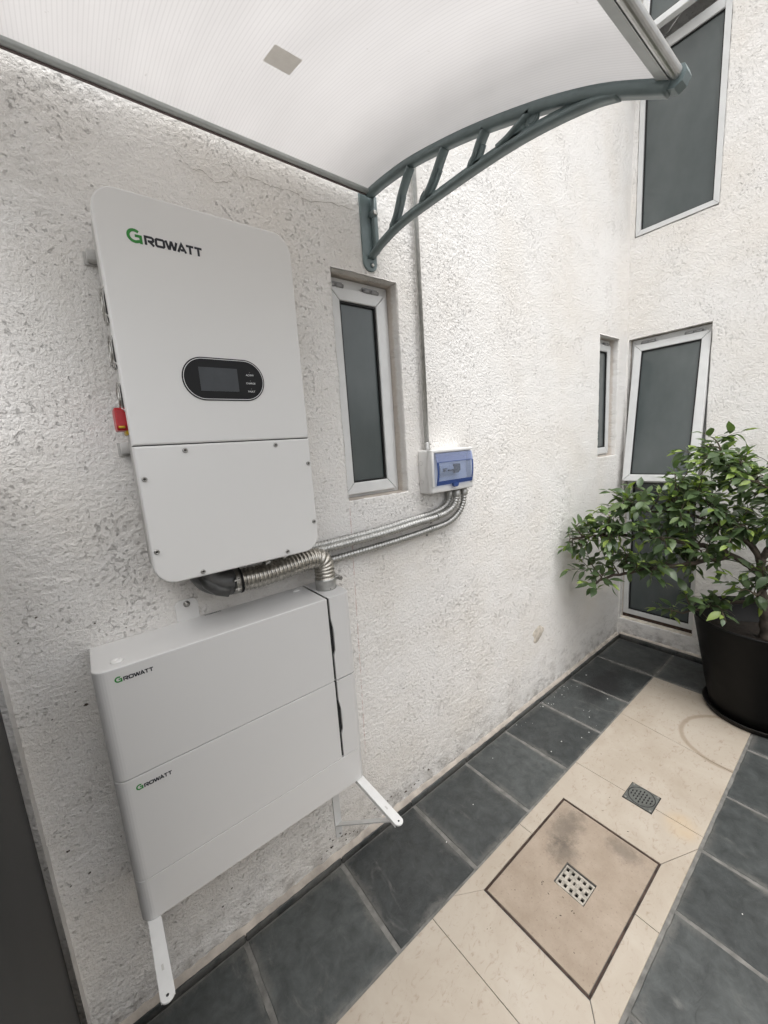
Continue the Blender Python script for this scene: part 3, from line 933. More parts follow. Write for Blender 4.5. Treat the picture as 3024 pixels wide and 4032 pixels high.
dr = empty('floor_drain', (1.870, -0.715, 0.0))
tag(dr, 'small grey slotted floor drain in the beige paving beyond the stone cover', 'drain')
dx0, dx1, dy0, dy1 = 1.808, 1.932, -0.776, -0.652
m = MB()
m.box((dx0, dy0, 0.0005), (dx1, dy1, 0.0022)); m.build('flange', M['gap'], dr)
m = MB()
ring = [(math.cos(2 * math.pi * k / 40), math.sin(2 * math.pi * k / 40)) for k in range(40)]
m.prism(rrect(dx0 + 0.003, dx1 - 0.003, dy0 + 0.003, dy1 - 0.003, 0.004, 3), 0.0023, 0.0050, 'Z', 0.001, 1)
m.build('plate', M['iron'], dr)
m = MB()
for rr_ in (0.056,):
    V = []; Fc = []
    for k in range(40):
        c, s_ = ring[k]
        V += [(1.870 + c * rr_, -0.714 + s_ * rr_, 0.0053), (1.870 + c * (rr_ - 0.0035), -0.714 + s_ * (rr_ - 0.0035), 0.0053)]
        n_ = (k + 1) % 40
        Fc.append((2 * k, 2 * n_, 2 * n_ + 1, 2 * k + 1))
    m.add(V, Fc)
m.build('ring_groove', M['gap'], dr)
for i in range(-3, 4):
    for j in (-2, -1, 0, 1, 2):
        x, y = 1.870 + j * 0.0185 + (0.009 if i % 2 else 0), -0.714 + i * 0.0135
        if math.hypot(x - 1.870, y + 0.714) > 0.044: continue
        MB().prism(rrect(x - 0.0065, x + 0.0065, y - 0.0028, y + 0.0028, 0.0027, 3), 0.0051, 0.0056, 'Z').build('slot', M['gap'], dr)
for sx in (-1, 1):
    for sy in (-1, 1):
        MB().lathe([(0.005, 0.005), (0.005, 0.0062), (0.003, 0.0066)], (1.870 + sx * 0.051, -0.714 + sy * 0.051, 0), 'Z', 10).build('screw', M['screw'], dr)

# flakes of paint and dry bits lying on the slate (too small and many to count)
m = MB()
for k in range(34):
    x = random.gauss(2.25, 0.22); y = random.choice((random.uniform(-0.38, -0.03), random.gauss(-0.05, 0.02)))
    if not (-0.39 < y < -0.03) or not 1.2 < x < 2.95: continue
    s_ = random.uniform(0.0015, 0.006) * 0.85; a = random.random() * 6
    P = [(x + math.cos(a + t) * s_ * random.uniform(.5, 1), y + math.sin(a + t) * s_ * random.uniform(.3, .8)) for t in (0, 1.5, 3, 4.5)]
    m.prism(P, 0.0012, 0.0028, 'Z')
for (x, y) in ((1.02, -0.25), (1.55, -0.10), (1.25, -0.21), (1.62, -1.12)):
    P = [(x + math.cos(t) * 0.003 * random.uniform(.6, 1.2), y + math.sin(t) * 0.002) for t in (0, 1.5, 3, 4.5)]
    m.prism(P, 0.0012, 0.0026, 'Z')
tag(m.build('paint_flakes', M['flake']), 'scattered white paint flakes on the dark slate by the wall', 'debris', kind='stuff')
m = MB()
for k in range(34):
    x, y = random.uniform(0.7, 2.6), random.uniform(-0.93, -0.43)
    if random.random() < 0.35: x, y = random.uniform(1.05, 1.2), random.uniform(-0.8, -0.6)
    L = random.uniform(0.0012, 0.0045); a = random.random() * 6
    c, s_ = math.cos(a), math.sin(a)
    P = [(x + c * L, y + s_ * L), (x - s_ * L * .3, y + c * L * .3), (x - c * L, y - s_ * L), (x + s_ * L * .3, y - c * L * .3)]
    m.prism(P, 0.0014, 0.0026, 'Z')
tag(m.build('dry_leaf_bits', M['debris']), 'scattered dark dry leaf bits on the beige paving', 'debris', kind='stuff')


# ------------------------------------------------------------------ lettering
def ribbon(pts, w, closed=False):
    """mitred strip of width w along a 2D polyline -> list of quads"""
    P = [Vector((p[0], p[1])) for p in pts]
    n = len(P); L = []; Rr = []
    for i in range(n):
        a = P[(i - 1) % n] if (closed or i > 0) else None
        b = P[(i + 1) % n] if (closed or i < n - 1) else None
        d1 = (P[i] - a).normalized() if a is not None else None
        d2 = (b - P[i]).normalized() if b is not None else None
        if d1 is None: d1 = d2
        if d2 is None: d2 = d1
        n1 = Vector((-d1.y, d1.x)); n2 = Vector((-d2.y, d2.x))
        mm = (n1 + n2)
        mm = mm.normalized() if mm.length > 1e-6 else n1
        k = min(1.0 / max(0.35, mm.dot(n1)), 2.2)
        L.append(P[i] + mm * (w / 2 * k)); Rr.append(P[i] - mm * (w / 2 * k))
    m = n if closed else n - 1
    return [(L[i], L[(i + 1) % n], Rr[(i + 1) % n], Rr[i]) for i in range(m)]


GLYPH = {
    'R': ([[(0.10, -0.02), (0.10, 0.90), (0.86, 0.90), (1.0, 0.80), (1.0, 0.56), (0.86, 0.44), (0.34, 0.44)], [(0.52, 0.46), (1.04, -0.02)]], 1.14),
    'O': ([[(0.10, 0.22), (0.10, 0.78), (0.24, 0.90), (0.94, 0.90), (1.06, 0.80), (1.06, 0.22), (0.94, 0.10), (0.22, 0.10), 'c']], 1.20),
    'W': ([[(0.02, 1.0), (0.30, 0.12), (0.42, 0.12), (0.65, 0.90), (0.73, 0.90), (0.96, 0.12), (1.08, 0.12), (1.36, 1.0)]], 1.36),
    'A': ([[(0.02, -0.02), (0.52, 0.96), (1.02, -0.02)], [(0.34, 0.26), (0.74, 0.26)]], 1.02),
    'T': ([[(0.0, 0.91), (0.98, 0.91)], [(0.49, 0.83), (0.49, -0.02)]], 1.00),
}


def glyph_mesh(m, strokes, ox, oz, h, w, y, dep):
    for si, st in enumerate(strokes):
        closed = st[-1] == 'c'
        pts = [(ox + p[0] * h, oz + p[1] * h) for p in st if p != 'c']
        d = dep + 0.00015 * si
        for q in ribbon(pts, w * h, closed):
            m.add([(p.x, y, p.y) for p in q] + [(p.x, y - d, p.y) for p in q], [(4, 5, 6, 7), (0, 1, 5, 4), (1, 2, 6, 5), (2, 3, 7, 6), (3, 0, 4, 7)])


def logo(parent, x0, x1, z0, y):
    """GROWATT: tall green initial, black small capitals"""
    Wd = x1 - x0
    hb = Wd * 0.178; hs = Wd * 0.118
    cx, cz, rr = x0 + hb * 0.52, z0 + hb * 0.50, hb * 0.42
    arc = [(cx + rr * math.cos(math.radians(a)) * 1.04, cz + rr * math.sin(math.radians(a))) for a in range(48, 318, 15)]
    arc += [(cx + rr * 0.86, cz - rr * 0.84)]
    L = MB()
    for q in ribbon(arc, hb * 0.22):
        L.add([(p.x, y, p.y) for p in q] + [(p.x, y - 0.0004, p.y) for p in q], [(4, 5, 6, 7), (0, 1, 5, 4), (1, 2, 6, 5), (2, 3, 7, 6), (3, 0, 4, 7)])
    bar = [(cx + rr * 0.05, cz + rr * 0.06), (cx + rr * 0.98, cz + rr * 0.06), (cx + rr * 0.98, cz - rr * 1.22)]
    for q in ribbon(bar, hb * 0.20):
        L.add([(p.x, y, p.y) for p in q] + [(p.x, y - 0.0006, p.y) for p in q], [(4, 5, 6, 7), (0, 1, 5, 4), (1, 2, 6, 5), (2, 3, 7, 6), (3, 0, 4, 7)])
    lg = L.build('logo', M['green_print'], parent)
    xs = x0 + hb * 1.20
    tot = sum(GLYPH[c][1] + 0.10 for c in 'ROWATT')
    k = (x1 - xs) / (tot * hs)
    for c in 'ROWATT':
        st, adv = GLYPH[c]
        m = MB()
        st2 = [[(p if p == 'c' else (p[0] * k, p[1])) for p in s_] for s_ in st]
        glyph_mesh(m, st2, xs, z0 + hb * 0.03, hs, 0.27, y, 0.0004)
        m.build('letter', M['black_print'], parent).parent = lg
        lg.children[-1].location = (0, 0, 0)
        xs += (adv + 0.10) * hs * k
    return lg


def text_mesh(name, body, size, mat, parent, loc, rot):
    cu = bpy.data.curves.new(name, 'FONT'); cu.body = body; cu.size = size; cu.extrude = 0.0002
    cu.align_x = 'CENTER'; cu.align_y = 'CENTER'
    o = bpy.data.objects.new(name, cu); COL.objects.link(o)
    dg = bpy.context.evaluated_depsgraph_get()
    me = bpy.data.meshes.new_from_object(o.evaluated_get(dg))
    bpy.data.objects.remove(o)
    me.materials.clear(); me.materials.append(mat)
    o = bpy.data.objects.new(name, me); COL.objects.link(o)
    o.parent = parent; o.location = Vector(loc) - origin(parent); o.rotation_euler = rot
    return o


def hex_screw(parent, x, y, z, r=0.0062, out=0.0035):
    s_ = MB().lathe([(r, -0.002), (r, out * 0.55), (r * 0.82, out), (r * 0.52, out), (r * 0.45, out * 0.2)], (x, y, z), 'Y', 14).build('screw', M['screw'], parent)
    MB().lathe([(r * 0.5, out * 0.25), (r * 0.5, out * 0.45)], (x, y, z), 'Y', 6).build('socket', M['screw_hole'], s_)
    return s_


# ------------------------------------------------------------------ inverter
inv = empty('inverter', (0.342, -0.10, 1.424))
tag(inv, 'tall white wall-mounted inverter with a black oval display', 'inverter')
YI = -0.195
up = rrect(0.111, 0.573, 1.776, 2.338, 0.050, 10, (0, 0, 1, 1))
lo = rrect(0.111, 0.573, 1.424, 1.7735, 0.050, 10, (1, 1, 0, 0))
MB().prism(up, YI + 0.034, YI, 'Y', 0.0045, 3).build('upper_cover', M['paint'], inv)
MB().prism(lo, YI + 0.034, YI, 'Y', 0.0045, 3).build('lower_cover', M['paint'], inv)
MB().box((0.118, YI + 0.036, 1.446), (0.566, -0.028, 2.322), 0.012).build('body', M['side'], inv)
MB().box((0.112, YI + 0.030, 1.773), (0.572, YI + 0.006, 1.7765)).build('seam', M['gap'], inv)
for (x, z) in ((0.222, 1.7585), (0.464, 1.759), (0.562, 1.698), (0.123, 1.695), (0.562, 1.515), (0.123, 1.513), (0.464, 1.439), (0.2215, 1.437)):
    hex_screw(inv, x, YI, z)
dp = MB().prism(rrect(0.2395, 0.4505, 1.8825, 1.9905, 0.0538, 16), YI, YI - 0.0022, 'Y', 0.0008, 1).build('display', M['black'], inv)
st = rrect(0.2432, 0.4468, 1.8862, 1.9868, 0.0502, 16)
m = MB()
for q in ribbon(st, 0.0013, True):
    m.add([(p.x, YI - 0.0022, p.y) for p in q] + [(p.x, YI - 0.0025, p.y) for p in q], [(4, 5, 6, 7), (0, 1, 5, 4), (2, 3, 7, 6)])
m.build('outline', M['white_print'], dp).location = (0, 0, 0)
dp_children = []
MB().box((0.281, YI - 0.0022, 1.9065), (0.378, YI - 0.0027, 1.9655)).build('screen', M['screen'], dp)
for (z, s_) in ((1.9505, 'AC/INV'), (1.929, 'CHARGE'), (1.9075, 'FAULT')):
    text_mesh('lettering', s_, 0.0066, M['white_print'], dp, (0.4115, YI - 0.0025, z), (math.pi / 2, 0, 0))
    MB().lathe([(0.0013, 0.0022), (0.0013, 0.0026)], (0.4115, YI, z + 0.0072), 'Y', 8).build('led', M['grey_print'], dp)
logo(inv, 0.1695, 0.3305, 2.2305, YI)
for zc in (2.115, 2.007, 1.897):
    fc = (0.118, -0.098, zc)
    fan = MB().lathe([(0.038, 0.0), (0.038, 0.001)], fc, 'X', 20).build('fan_opening', M['gap'], inv)
    m = MB()
    for rr_ in (0.0385, 0.028, 0.018, 0.008):
        m.tube([(0.1115 - (0.004 if rr_ < 0.03 else 0.002), fc[1] + rr_ * math.cos(2 * math.pi * k / 20), zc + rr_ * math.sin(2 * math.pi * k / 20)) for k in range(21)], 0.0011, 6, False)
    for a in (0.785, 2.356, 3.927, 5.498):
        m.tube([(0.110, fc[1] + 0.006 * math.cos(a), zc + 0.006 * math.sin(a)), (0.109, fc[1] + 0.039 * math.cos(a), zc + 0.039 * math.sin(a)), (0.116, fc[1] + 0.046 * math.cos(a), zc + 0.046 * math.sin(a))], 0.0013, 6)
        m.lathe([(0.0035, 0.0), (0.0035, 0.004), (0.002, 0.005)], (0.117, fc[1] + 0.046 * math.cos(a), zc + 0.046 * math.sin(a)), 'X', 8)
    m.build('wire_guard', M['steel'], fan)
sw = MB().box((0.109, -0.122, 1.8065), (0.1185, -0.070, 1.850), 0.003).build('rotary_switch', M['yellow'], inv)
MB().prism([(-0.130, 1.828), (-0.124, 1.8165), (-0.070, 1.8165), (-0.064, 1.828), (-0.066, 1.866), (-0.073, 1.872), (-0.121, 1.872), (-0.128, 1.866)], 0.1175, 0.0915, 'X', 0.003, 2).build('knob', M['red'], sw)
MB().box((0.0950, -0.1315, 1.822), (0.1085, -0.110, 1.8275), 0.001, 1).build('pointer', M['yellow'], sw)
for (z0_, z1_) in ((2.2375, 2.2680), (1.757, 1.792)):
    MB().box((0.094, -0.0005, z0_), (0.590, -0.006, z1_)).box((0.100, -0.0062, z0_ + 0.004), (0.135, -0.030, z1_), 0.002, 1).build('mounting_bracket', M['side'], inv)
# cable glands under the inverter
for x in (0.40, 0.445, 0.49, 0.53):
    MB().lathe([(0.012, 0.0), (0.012, -0.014), (0.009, -0.016), (0.009, -0.026)], (x, -0.10, 1.447), 'Z', 12).build('cable_gland', M['bracket_white'], inv)

# ------------------------------------------------------------------ duct between inverter and battery
duct = empty('corrugated_duct', (0.636, -0.092, 1.247))
tag(duct, 'thick silver corrugated metal duct between the inverter and the battery', 'duct')


def corrugated(path, r, depth, pitch, seg=24, per=6, skew=0.0):
    P = resample(path, pitch / per)
    rr = [r - depth * ((1.0, 0.25, 0.0, 0.0, 0.1, 0.4)[i % 6] if per == 6 else (1.0, 0.7, 0.05, 0.0, 0.5)[i % 5]) for i in range(len(P))]
    return MB().tube(P, rr, seg)


path = spline([(0.338, -0.094, 1.357), (0.40, -0.095, 1.354), (0.48, -0.095, 1.358), (0.555, -0.094, 1.365), (0.603, -0.093, 1.365), (0.6285, -0.093, 1.351), (0.6365, -0.092, 1.325), (0.637, -0.092, 1.285)], 14)
corrugated(path, 0.0362, 0.0055, 0.0132, 28).build('hose', M['duct'], duct)
MB().lathe([(0.0375, 0.0005), (0.0375, 0.004), (0.0368, 0.006), (0.0368, 0.017), (0.0378, 0.018), (0.0378, 0.036), (0.0368, 0.040)], (0.637, -0.092, 1.247), 'Z', 32).build('collar', M['galv'], duct)
m = MB()
m.box((0.6725, -0.104, 1.270), (0.693, -0.096, 1.283), 0.001, 1).box((0.6725, -0.086, 1.270), (0.693, -0.078, 1.283), 0.001, 1)
m.tube([(0.685, -0.116, 1.2765), (0.685, -0.070, 1.2765)], 0.0042, 8).tube([(0.685, -0.119, 1.2765), (0.685, -0.112, 1.2765)], 0.0085, 6).tube([(0.685, -0.078, 1.2765), (0.685, -0.071, 1.2765)], 0.0075, 6)
m.build('clamp_bolt', M['screw'], duct)
MB().lathe([(0.002, 0.0), (0.002, 0.0006)], (0.634, -0.1298, 1.253), 'Y', 8).build('rivet_hole', M['gap'], duct)
# dark angled fitting that drops out of the inverter
el = spline([(0.235, -0.092, 1.442), (0.238, -0.092, 1.415), (0.254, -0.093, 1.385), (0.283, -0.094, 1.366), (0.318, -0.094, 1.358)], 8)
m = MB().tube(el, [0.040, 0.040, 0.040, 0.040, 0.040, 0.040, 0.0395, 0.0395] + [0.039] * (len(el) - 8), 20)
m.build('elbow_fitting', M['fitting'], duct)
MB().tube([(0.316, -0.094, 1.358), (0.338, -0.094, 1.357)], 0.0385, 24).build('fitting_collar', M['screw'], duct)
MB().tube([(0.3385, -0.094, 1.357), (0.3435, -0.094, 1.357)], 0.0395, 24).build('rubber_ring', M['gasket'], duct)
m = MB()
m.tube([(0.322, -0.136, 1.335), (0.322, -0.136, 1.385)], 0.0030, 8)
for z in (1.345, 1.372):
    m.box((0.312, -0.142, z - 0.003), (0.331, -0.126, z + 0.003), 0.001, 1)
m.tube([(0.322, -0.136, 1.338), (0.322, -0.136, 1.343)], 0.0065, 6)
m.build('clamp_screw', M['steel'], duct)
MB().tube([(0.298, -0.128, 1.34), (0.27, -0.122, 1.352), (0.244, -0.118, 1.378), (0.228, -0.114, 1.41)], [0.016, 0.018, 0.018, 0.015], 8).build('fitting_rib', M['fitting'], duct)

# ------------------------------------------------------------------ batteries
YB = -0.187
BX0, BX1 = -0.052, 0.679


def plan(x0, x1, y_front, y_back, rl, rr_, seg=8):
    P = [(x0, y_back)]
    if rl: P += [(x0 + rl - rl * math.cos(math.radians(a)), y_front + rl - rl * math.sin(math.radians(a))) for a in np.linspace(0, 90, seg + 1)]
    else: P += [(x0, y_front)]
    if rr_: P += [(x1 - rr_ + rr_ * math.sin(math.radians(a)), y_front + rr_ - rr_ * math.cos(math.radians(a))) for a in np.linspace(0, 90, seg + 1)]
    else: P += [(x1, y_front)]
    P.append((x1, y_back))
    return P


def battery(z0, z1, label):
    b = empty('battery_module', (0.31, -0.09, z0))
    tag(b, label, 'battery', 'stacked battery modules')
    top = z1 > 1.2
    bev = 0.003 if top else 0.0016
    # the main shell and the side cover stop short of each other at a grip slot
    xs_, w = 0.5885, 0.0046
    mid = (z0 + z1) / 2 + 0.008
    m = MB(); m.prism(plan(BX0, xs_ - w, YB, -0.004, 0.030, 0), z0 + 0.0012, z1, 'Z', bev, 2)
    m.build('shell', M['paint_b'], b)
    m = MB()
    # side cover with the widened finger notch along its inner edge
    prof = [(xs_ + w, z0 + 0.0012), (xs_ + w, mid - 0.066), (xs_ + w + 0.0066, mid - 0.050), (xs_ + w + 0.0066, mid + 0.030), (xs_ + w, mid + 0.066), (xs_ + w, z1 - 0.0015)]
    V = []; Fc = []
    cols = 10
    for (x, z) in prof:
        V.append((x, YB + 0.02, z)); V.append((x, YB, z))
        for k in range(cols + 1):
            a = math.radians(90.0 * k / cols); V.append((BX1 - 0.030 + 0.030 * math.sin(a), YB + 0.030 - 0.030 * math.cos(a), z))
        V.append((BX1, -0.004, z))
    n_ = cols + 4
    for i in range(len(prof) - 1):
        for k in range(n_ - 1):
            Fc.append((i * n_ + k, i * n_ + k + 1, (i + 1) * n_ + k + 1, (i + 1) * n_ + k))
    Fc.append(tuple(range(n_))); Fc.append(tuple((len(prof) - 1) * n_ + k for k in range(n_)))
    m.add(V, Fc)
    m.build('side_cover', M['paint_b'], b)
    MB().box((xs_ - w + 0.0003, YB + 0.018, z0 + 0.003), (xs_ + w + 0.0064, YB + 0.007, z1 - 0.004)).build('slot_dark', M['gap'], b)  # black strip that paints in the dark depth of the grip slot
    logo(b, -0.0095, 0.0735, z1 - 0.0375, YB)
    return b


b1 = battery(0.9463, 1.2470, 'upper white battery module, its top open under the duct')
b2 = battery(0.6443, 0.9440, 'lower white battery module, between the upper one and the base')
MB().prism(plan(0.590, BX1 - 0.001, YB + 0.001, -0.004, 0, 0.029), 1.2458, 1.2474, 'Z', 0.0008, 1).build('top_plate', M['paint_b'], b1)
for (x, y) in ((0.0021, -0.147), (0.5456, -0.0346)):
    c = MB().lathe([(0.0145, 0.0), (0.0135, 0.003), (0.0075, 0.0052), (0.0055, 0.0046), (0.004, 0.0030)], (x, y, 1.247), 'Z', 18).build('bolt_cap', M['paint'], b1)
tb = MB().prism(rrect(0.1665, 0.231, 1.245, 1.3125, 0.018, 6, (0, 0, 1, 1)), -0.0045, -0.0075, 'Y', 0.0008, 1).build('mounting_tab', M['paint'], b1)
sc_ = MB().lathe([(0.0095, 0.0), (0.0095, 0.003), (0.006, 0.0042), (0.006, 0.010), (0.003, 0.0115)], (0.199, -0.0075, 1.298), 'Y', 14).build('screw', M['screw'], tb)
text_mesh('warning_print', 'WARNING', 0.016, M['black_print'], b1, (0.268, -0.0135, 1.2473), (0, 0, 0)).scale = (0.66, 0.75, 1)
base = empty('battery_plinth', (0.31, -0.09, 0.515))
tag(base, 'plain white base section under the two battery modules', 'battery plinth')
MB().prism(plan(BX0, BX1 - 0.002, YB + 0.0008, -0.004, 0.030, 0.030), 0.5155, 0.6423, 'Z', 0.0010, 1).build('shell', M['paint_b'], base)


def wall_bracket(x, xu, yend, label):
    b = empty('wall_bracket', (x, 0, 0.12))
    tag(b, label, 'bracket', 'white brackets under the battery base')
    w = 0.0155
    arm = [(x - w, -0.002), (x + w, -0.002)] + [(x + w * math.cos(math.radians(a)), yend + w - w * math.sin(math.radians(a))) for a in np.linspace(0, 180, 13)]
    MB().prism(arm, 0.5095, 0.5140, 'Z', 0.0008, 1).build('arm', M['bracket_white'], b)
    m_ = MB()
    for s_ in (-1, 1):
        m_.box((x + s_ * (w - 0.0022), -0.008, 0.4975), (x + s_ * (w - 0.0004), yend + 0.016, 0.5093))
    m_.build('folded_lip', M['bracket_white'], b)
    MB().box((x - 0.003, yend + 0.072, 0.5141), (x + 0.002, yend + 0.086, 0.5144)).build('slot_mark', M['side'], b)
    MB().lathe([(0.0032, 0.0), (0.0032, 0.0004)], (x, yend + 0.014, 0.5140), 'Z', 10).build('screw_hole', M['gap'], b)
    MB().prism(rrect(xu - w, xu + w, 0.115, 0.509, 0.012, 5, (1, 1, 0, 0)), -0.0015, -0.0065, 'Y', 0.0008, 1).build('upright', M['bracket_white'], b)
    ya, za, yb_, zb = -0.0068, 0.178, yend + 0.03, 0.5085
    dy, dz = yb_ - ya, zb - za
    L = math.hypot(dy, dz); ny, nz = -dz / L * 0.002, dy / L * 0.002
    V = []
    for xx in (xu + 0.0, ):
        pass
    V = [(xu - 0.013, ya + ny, za + nz), (xu + 0.013, ya + ny, za + nz), (x + 0.013, yb_ + ny, zb + nz), (x - 0.013, yb_ + ny, zb + nz),
         (xu - 0.013, ya - ny, za - nz), (xu + 0.013, ya - ny, za - nz), (x + 0.013, yb_ - ny, zb - nz), (x - 0.013, yb_ - ny, zb - nz)]
    MB().add(V, [(0, 1, 2, 3), (7, 6, 5, 4), (0, 4, 5, 1), (1, 5, 6, 2), (2, 6, 7, 3), (3, 7, 4, 0)]).build('brace', M['bracket_white'], b)
    MB().lathe([(0.0045, 0.0), (0.0045, 0.003), (0.002, 0.004)], (xu + 0.004, -0.0065, 0.132), 'Y', 10).build('screw', M['screw'], b)
    return b


wall_bracket(0.652, 0.632, -0.423, 'white flat bracket arm at the right end of the battery base, over the slate')
wall_bracket(-0.026, -0.026, -0.393, 'white flat bracket arm at the near left end of the battery base')

# ------------------------------------------------------------------ flexible conduits, clamps, breaker box, rigid pipe
def flex(pts, r, label):
    c = empty('flexible_conduit', pts[-1])
    tag(c, label, 'conduit', 'flexible metal conduits to the breaker box')
    p = spline(pts, 10)
    corrugated(p, r, 0.0036, 0.0138, 16, 5).build('hose', M['galv'], c)
    e = Vector(pts[-1])
    MB().lathe([(r + 0.0015, -0.004), (r + 0.0025, -0.002), (r + 0.0025, 0.020), (r + 0.001, 0.022), (r + 0.001, 0.030)], (e.x, e.y, e.z - 0.006), 'Z', 18).build('connector', M['galv'], c)
    MB().tube([(e.x + r, e.y - 0.004, e.z + 0.006), (e.x + r + 0.009, e.y - 0.006, e.z + 0.006)], 0.003, 8).build('screw', M['screw'], c)
    return c


flex([(0.475, -0.095, 1.425), (0.49, -0.085, 1.395), (0.55, -0.055, 1.378), (0.685, -0.046, 1.376), (0.946, -0.046, 1.381), (1.12, -0.046, 1.392), (1.247, -0.047, 1.399), (1.325, -0.048, 1.412), (1.374, -0.050, 1.440), (1.392, -0.052, 1.487)], 0.0158,
     'front one of the two upper ribbed conduits curving up into the breaker box')
flex([(0.515, -0.085, 1.425), (0.53, -0.060, 1.395), (0.60, -0.020, 1.387), (0.72, -0.0175, 1.387), (0.946, -0.0175, 1.392), (1.12, -0.0175, 1.404), (1.240, -0.018, 1.412), (1.315, -0.020, 1.426), (1.358, -0.023, 1.450), (1.372, -0.026, 1.487)], 0.0148,
     'rear ribbed conduit half hidden behind the upper front one, nearest the wall')
flex([(0.43, -0.095, 1.425), (0.44, -0.085, 1.380), (0.50, -0.045, 1.330), (0.62, -0.030, 1.322), (0.941, -0.030, 1.329), (1.115, -0.030, 1.336), (1.229, -0.030, 1.344), (1.345, -0.031, 1.356), (1.418, -0.035, 1.392), (1.448, -0.040, 1.440), (1.452, -0.044, 1.487)], 0.0150,
     'lower of the two ribbed metal conduits curving up into the breaker box')
for (x, z, cy_, r_, lab) in ((1.262, 1.4005, -0.047, 0.0162, 'small metal clamp round the upper ribbed conduits below the breaker box'), (1.232, 1.3445, -0.030, 0.0155, 'small metal clamp holding the lower ribbed conduit to the wall')):
    c = empty('pipe_clamp', (x, 0, z)); tag(c, lab, 'clamp', 'conduit clamps')
    m = MB()
    P = [(cy_ - (r_ + 0.0012) * math.sin(math.radians(a)), z - (r_ + 0.0012) * math.cos(math.radians(a))) for a in np.linspace(0, 200, 16)]
    P = [(-0.0018, z - r_ - 0.022), (-0.0018, z - r_ - 0.0030)] + P
    V = []
    for (y, zz) in P: V += [(x - 0.0065, y, zz), (x + 0.0065, y, zz)]
    m.add(V, [(2 * i, 2 * i + 2, 2 * i + 3, 2 * i + 1) for i in range(len(P) - 1)], True)
    o = m.build('strap', M['galv'], c); sm = o.modifiers.new('thickness', 'SOLIDIFY'); sm.thickness = 0.0014
    MB().lathe([(0.006, 0.0), (0.006, 0.003), (0.003, 0.0055)], (x, -0.0026, z - r_ - 0.014), 'Y', 8).build('screw', M['screw'], c)

box = empty('breaker_box', (1.33, 0, 1.515))
tag(box, 'small white breaker box with a clear blue door on the wall', 'breaker box')
MB().box((1.201, -0.001, 1.511), (1.470, -0.060, 1.703), 0.006).build('back_box', M['boxwhite'], box)
# front cover: frame around the door opening, bulging slightly
ox0, ox1, oz0, oz1 = 1.214, 1.452, 1.546, 1.688
m = MB()
m.box((1.199, -0.0605, 1.514), (1.472, -0.086, oz0), 0.005).box((1.199, -0.0605, oz1), (1.472, -0.092, 1.7035), 0.005)
m.box((1.199, -0.0605, oz0 - 0.006), (ox0, -0.092, oz1 + 0.006), 0.004).box((ox1, -0.0605, oz0 - 0.006), (1.472, -0.092, oz1 + 0.006), 0.004)
m.build('front_cover', M['boxwhite'], box)
MB().box((ox0 + 0.0005, -0.0606, oz0 + 0.0005), (ox1 - 0.0005, -0.066, oz1 - 0.0005)).build('inner_panel', M['boxwhite'], box)
# wavy ridge on the visible side
rid = [(-0.062, 1.701), (-0.060, 1.668), (-0.056, 1.645), (-0.050, 1.622), (-0.049, 1.604), (-0.054, 1.585), (-0.060, 1.560), (-0.061, 1.516)]
sp = spline([(0, a, b) for a, b in rid], 6)
V = []
for p in sp: V += [(1.1995, p.y, p.z), (1.1975, p.y - 0.002, p.z), (1.1975, -0.074, p.z), (1.1998, -0.080, p.z)]
MB().add(V, [(4 * i + k, 4 * i + 4 + k, 4 * i + 5 + k, 4 * i + 1 + k) for i in range(len(sp) - 1) for k in range(3)], True).build('side_ridge', M['boxwhite'], box)
for z in (1.647, 1.565):
    m = MB(); m.tube([(1.2005, -0.021 + 0.0095 * math.cos(2 * math.pi * k / 20), z + 0.0095 * math.sin(2 * math.pi * k / 20)) for k in range(21)], 0.0008, 5, False)
    m.build('knockout', M['side'], box)
# door
dz = lambda z: -0.098 - 0.010 * math.sin(max(0, min(1, (z - oz0) / (oz1 - oz0))) * math.pi)
wx0, wx1, wz0, wz1 = ox0 + 0.013, ox1 - 0.010, oz0 + 0.021, oz0 + 0.102


def curved(x0, x1, z0, z1, mat, name, off=0.0, n=8):
    V = []
    zs = np.linspace(z0, z1, n + 1)
    for z in zs: V += [(x0, dz(z) - off, z), (x1, dz(z) - off, z), (x0, dz(z) - off + 0.002, z), (x1, dz(z) - off + 0.002, z)]
    Fc = []
    for i in range(n):
        a, b = 4 * i, 4 * i + 4
        Fc += [(a, a + 1, b + 1, b), (a + 2, b + 2, b + 3, a + 3), (a, b, b + 2, a + 2), (a + 1, a + 3, b + 3, b + 1)]
    Fc += [(0, 2, 3, 1), (4 * n, 4 * n + 1, 4 * n + 3, 4 * n + 2)]
    return MB().add(V, Fc, False).build(name, mat, box)


curved(ox0 + 0.001, ox1 - 0.001, wz1 + 0.001, oz1 - 0.001, M['blue_mid'], 'door_upper_panel')
curved(wx0, wx1, wz0, wz1, M['blue'], 'door_window')
curved(ox0 + 0.001, ox1 - 0.001, oz0 + 0.001, wz0 - 0.001, M['blue_edge'], 'door_lower_edge')
for (a, b) in ((ox0 + 0.001, wx0 - 0.001), (wx1 + 0.001, ox1 - 0.001)):
    curved(a, b, wz0 - 0.0005, wz1, M['blue_edge'], 'door_side_edge')
curved(wx0 - 0.001, wx1 + 0.001, wz1 - 0.001, wz1 + 0.0012, M['blue_edge'], 'door_rib', 0.001, 1)
MB().prism([(1.312, oz0 + 0.004), (1.356, oz0 + 0.004), (1.350, oz0 - 0.010), (1.343, oz0 - 0.014), (1.325, oz0 - 0.014), (1.318, oz0 - 0.010)], -0.0945, -0.104, 'Y', 0.0015, 1).build('door_latch', M['blue_edge'], box)
br = MB().box((1.262, -0.0662, 1.586), (1.346, -0.078, 1.632), 0.001, 1).build('breaker', M['breaker'], box)
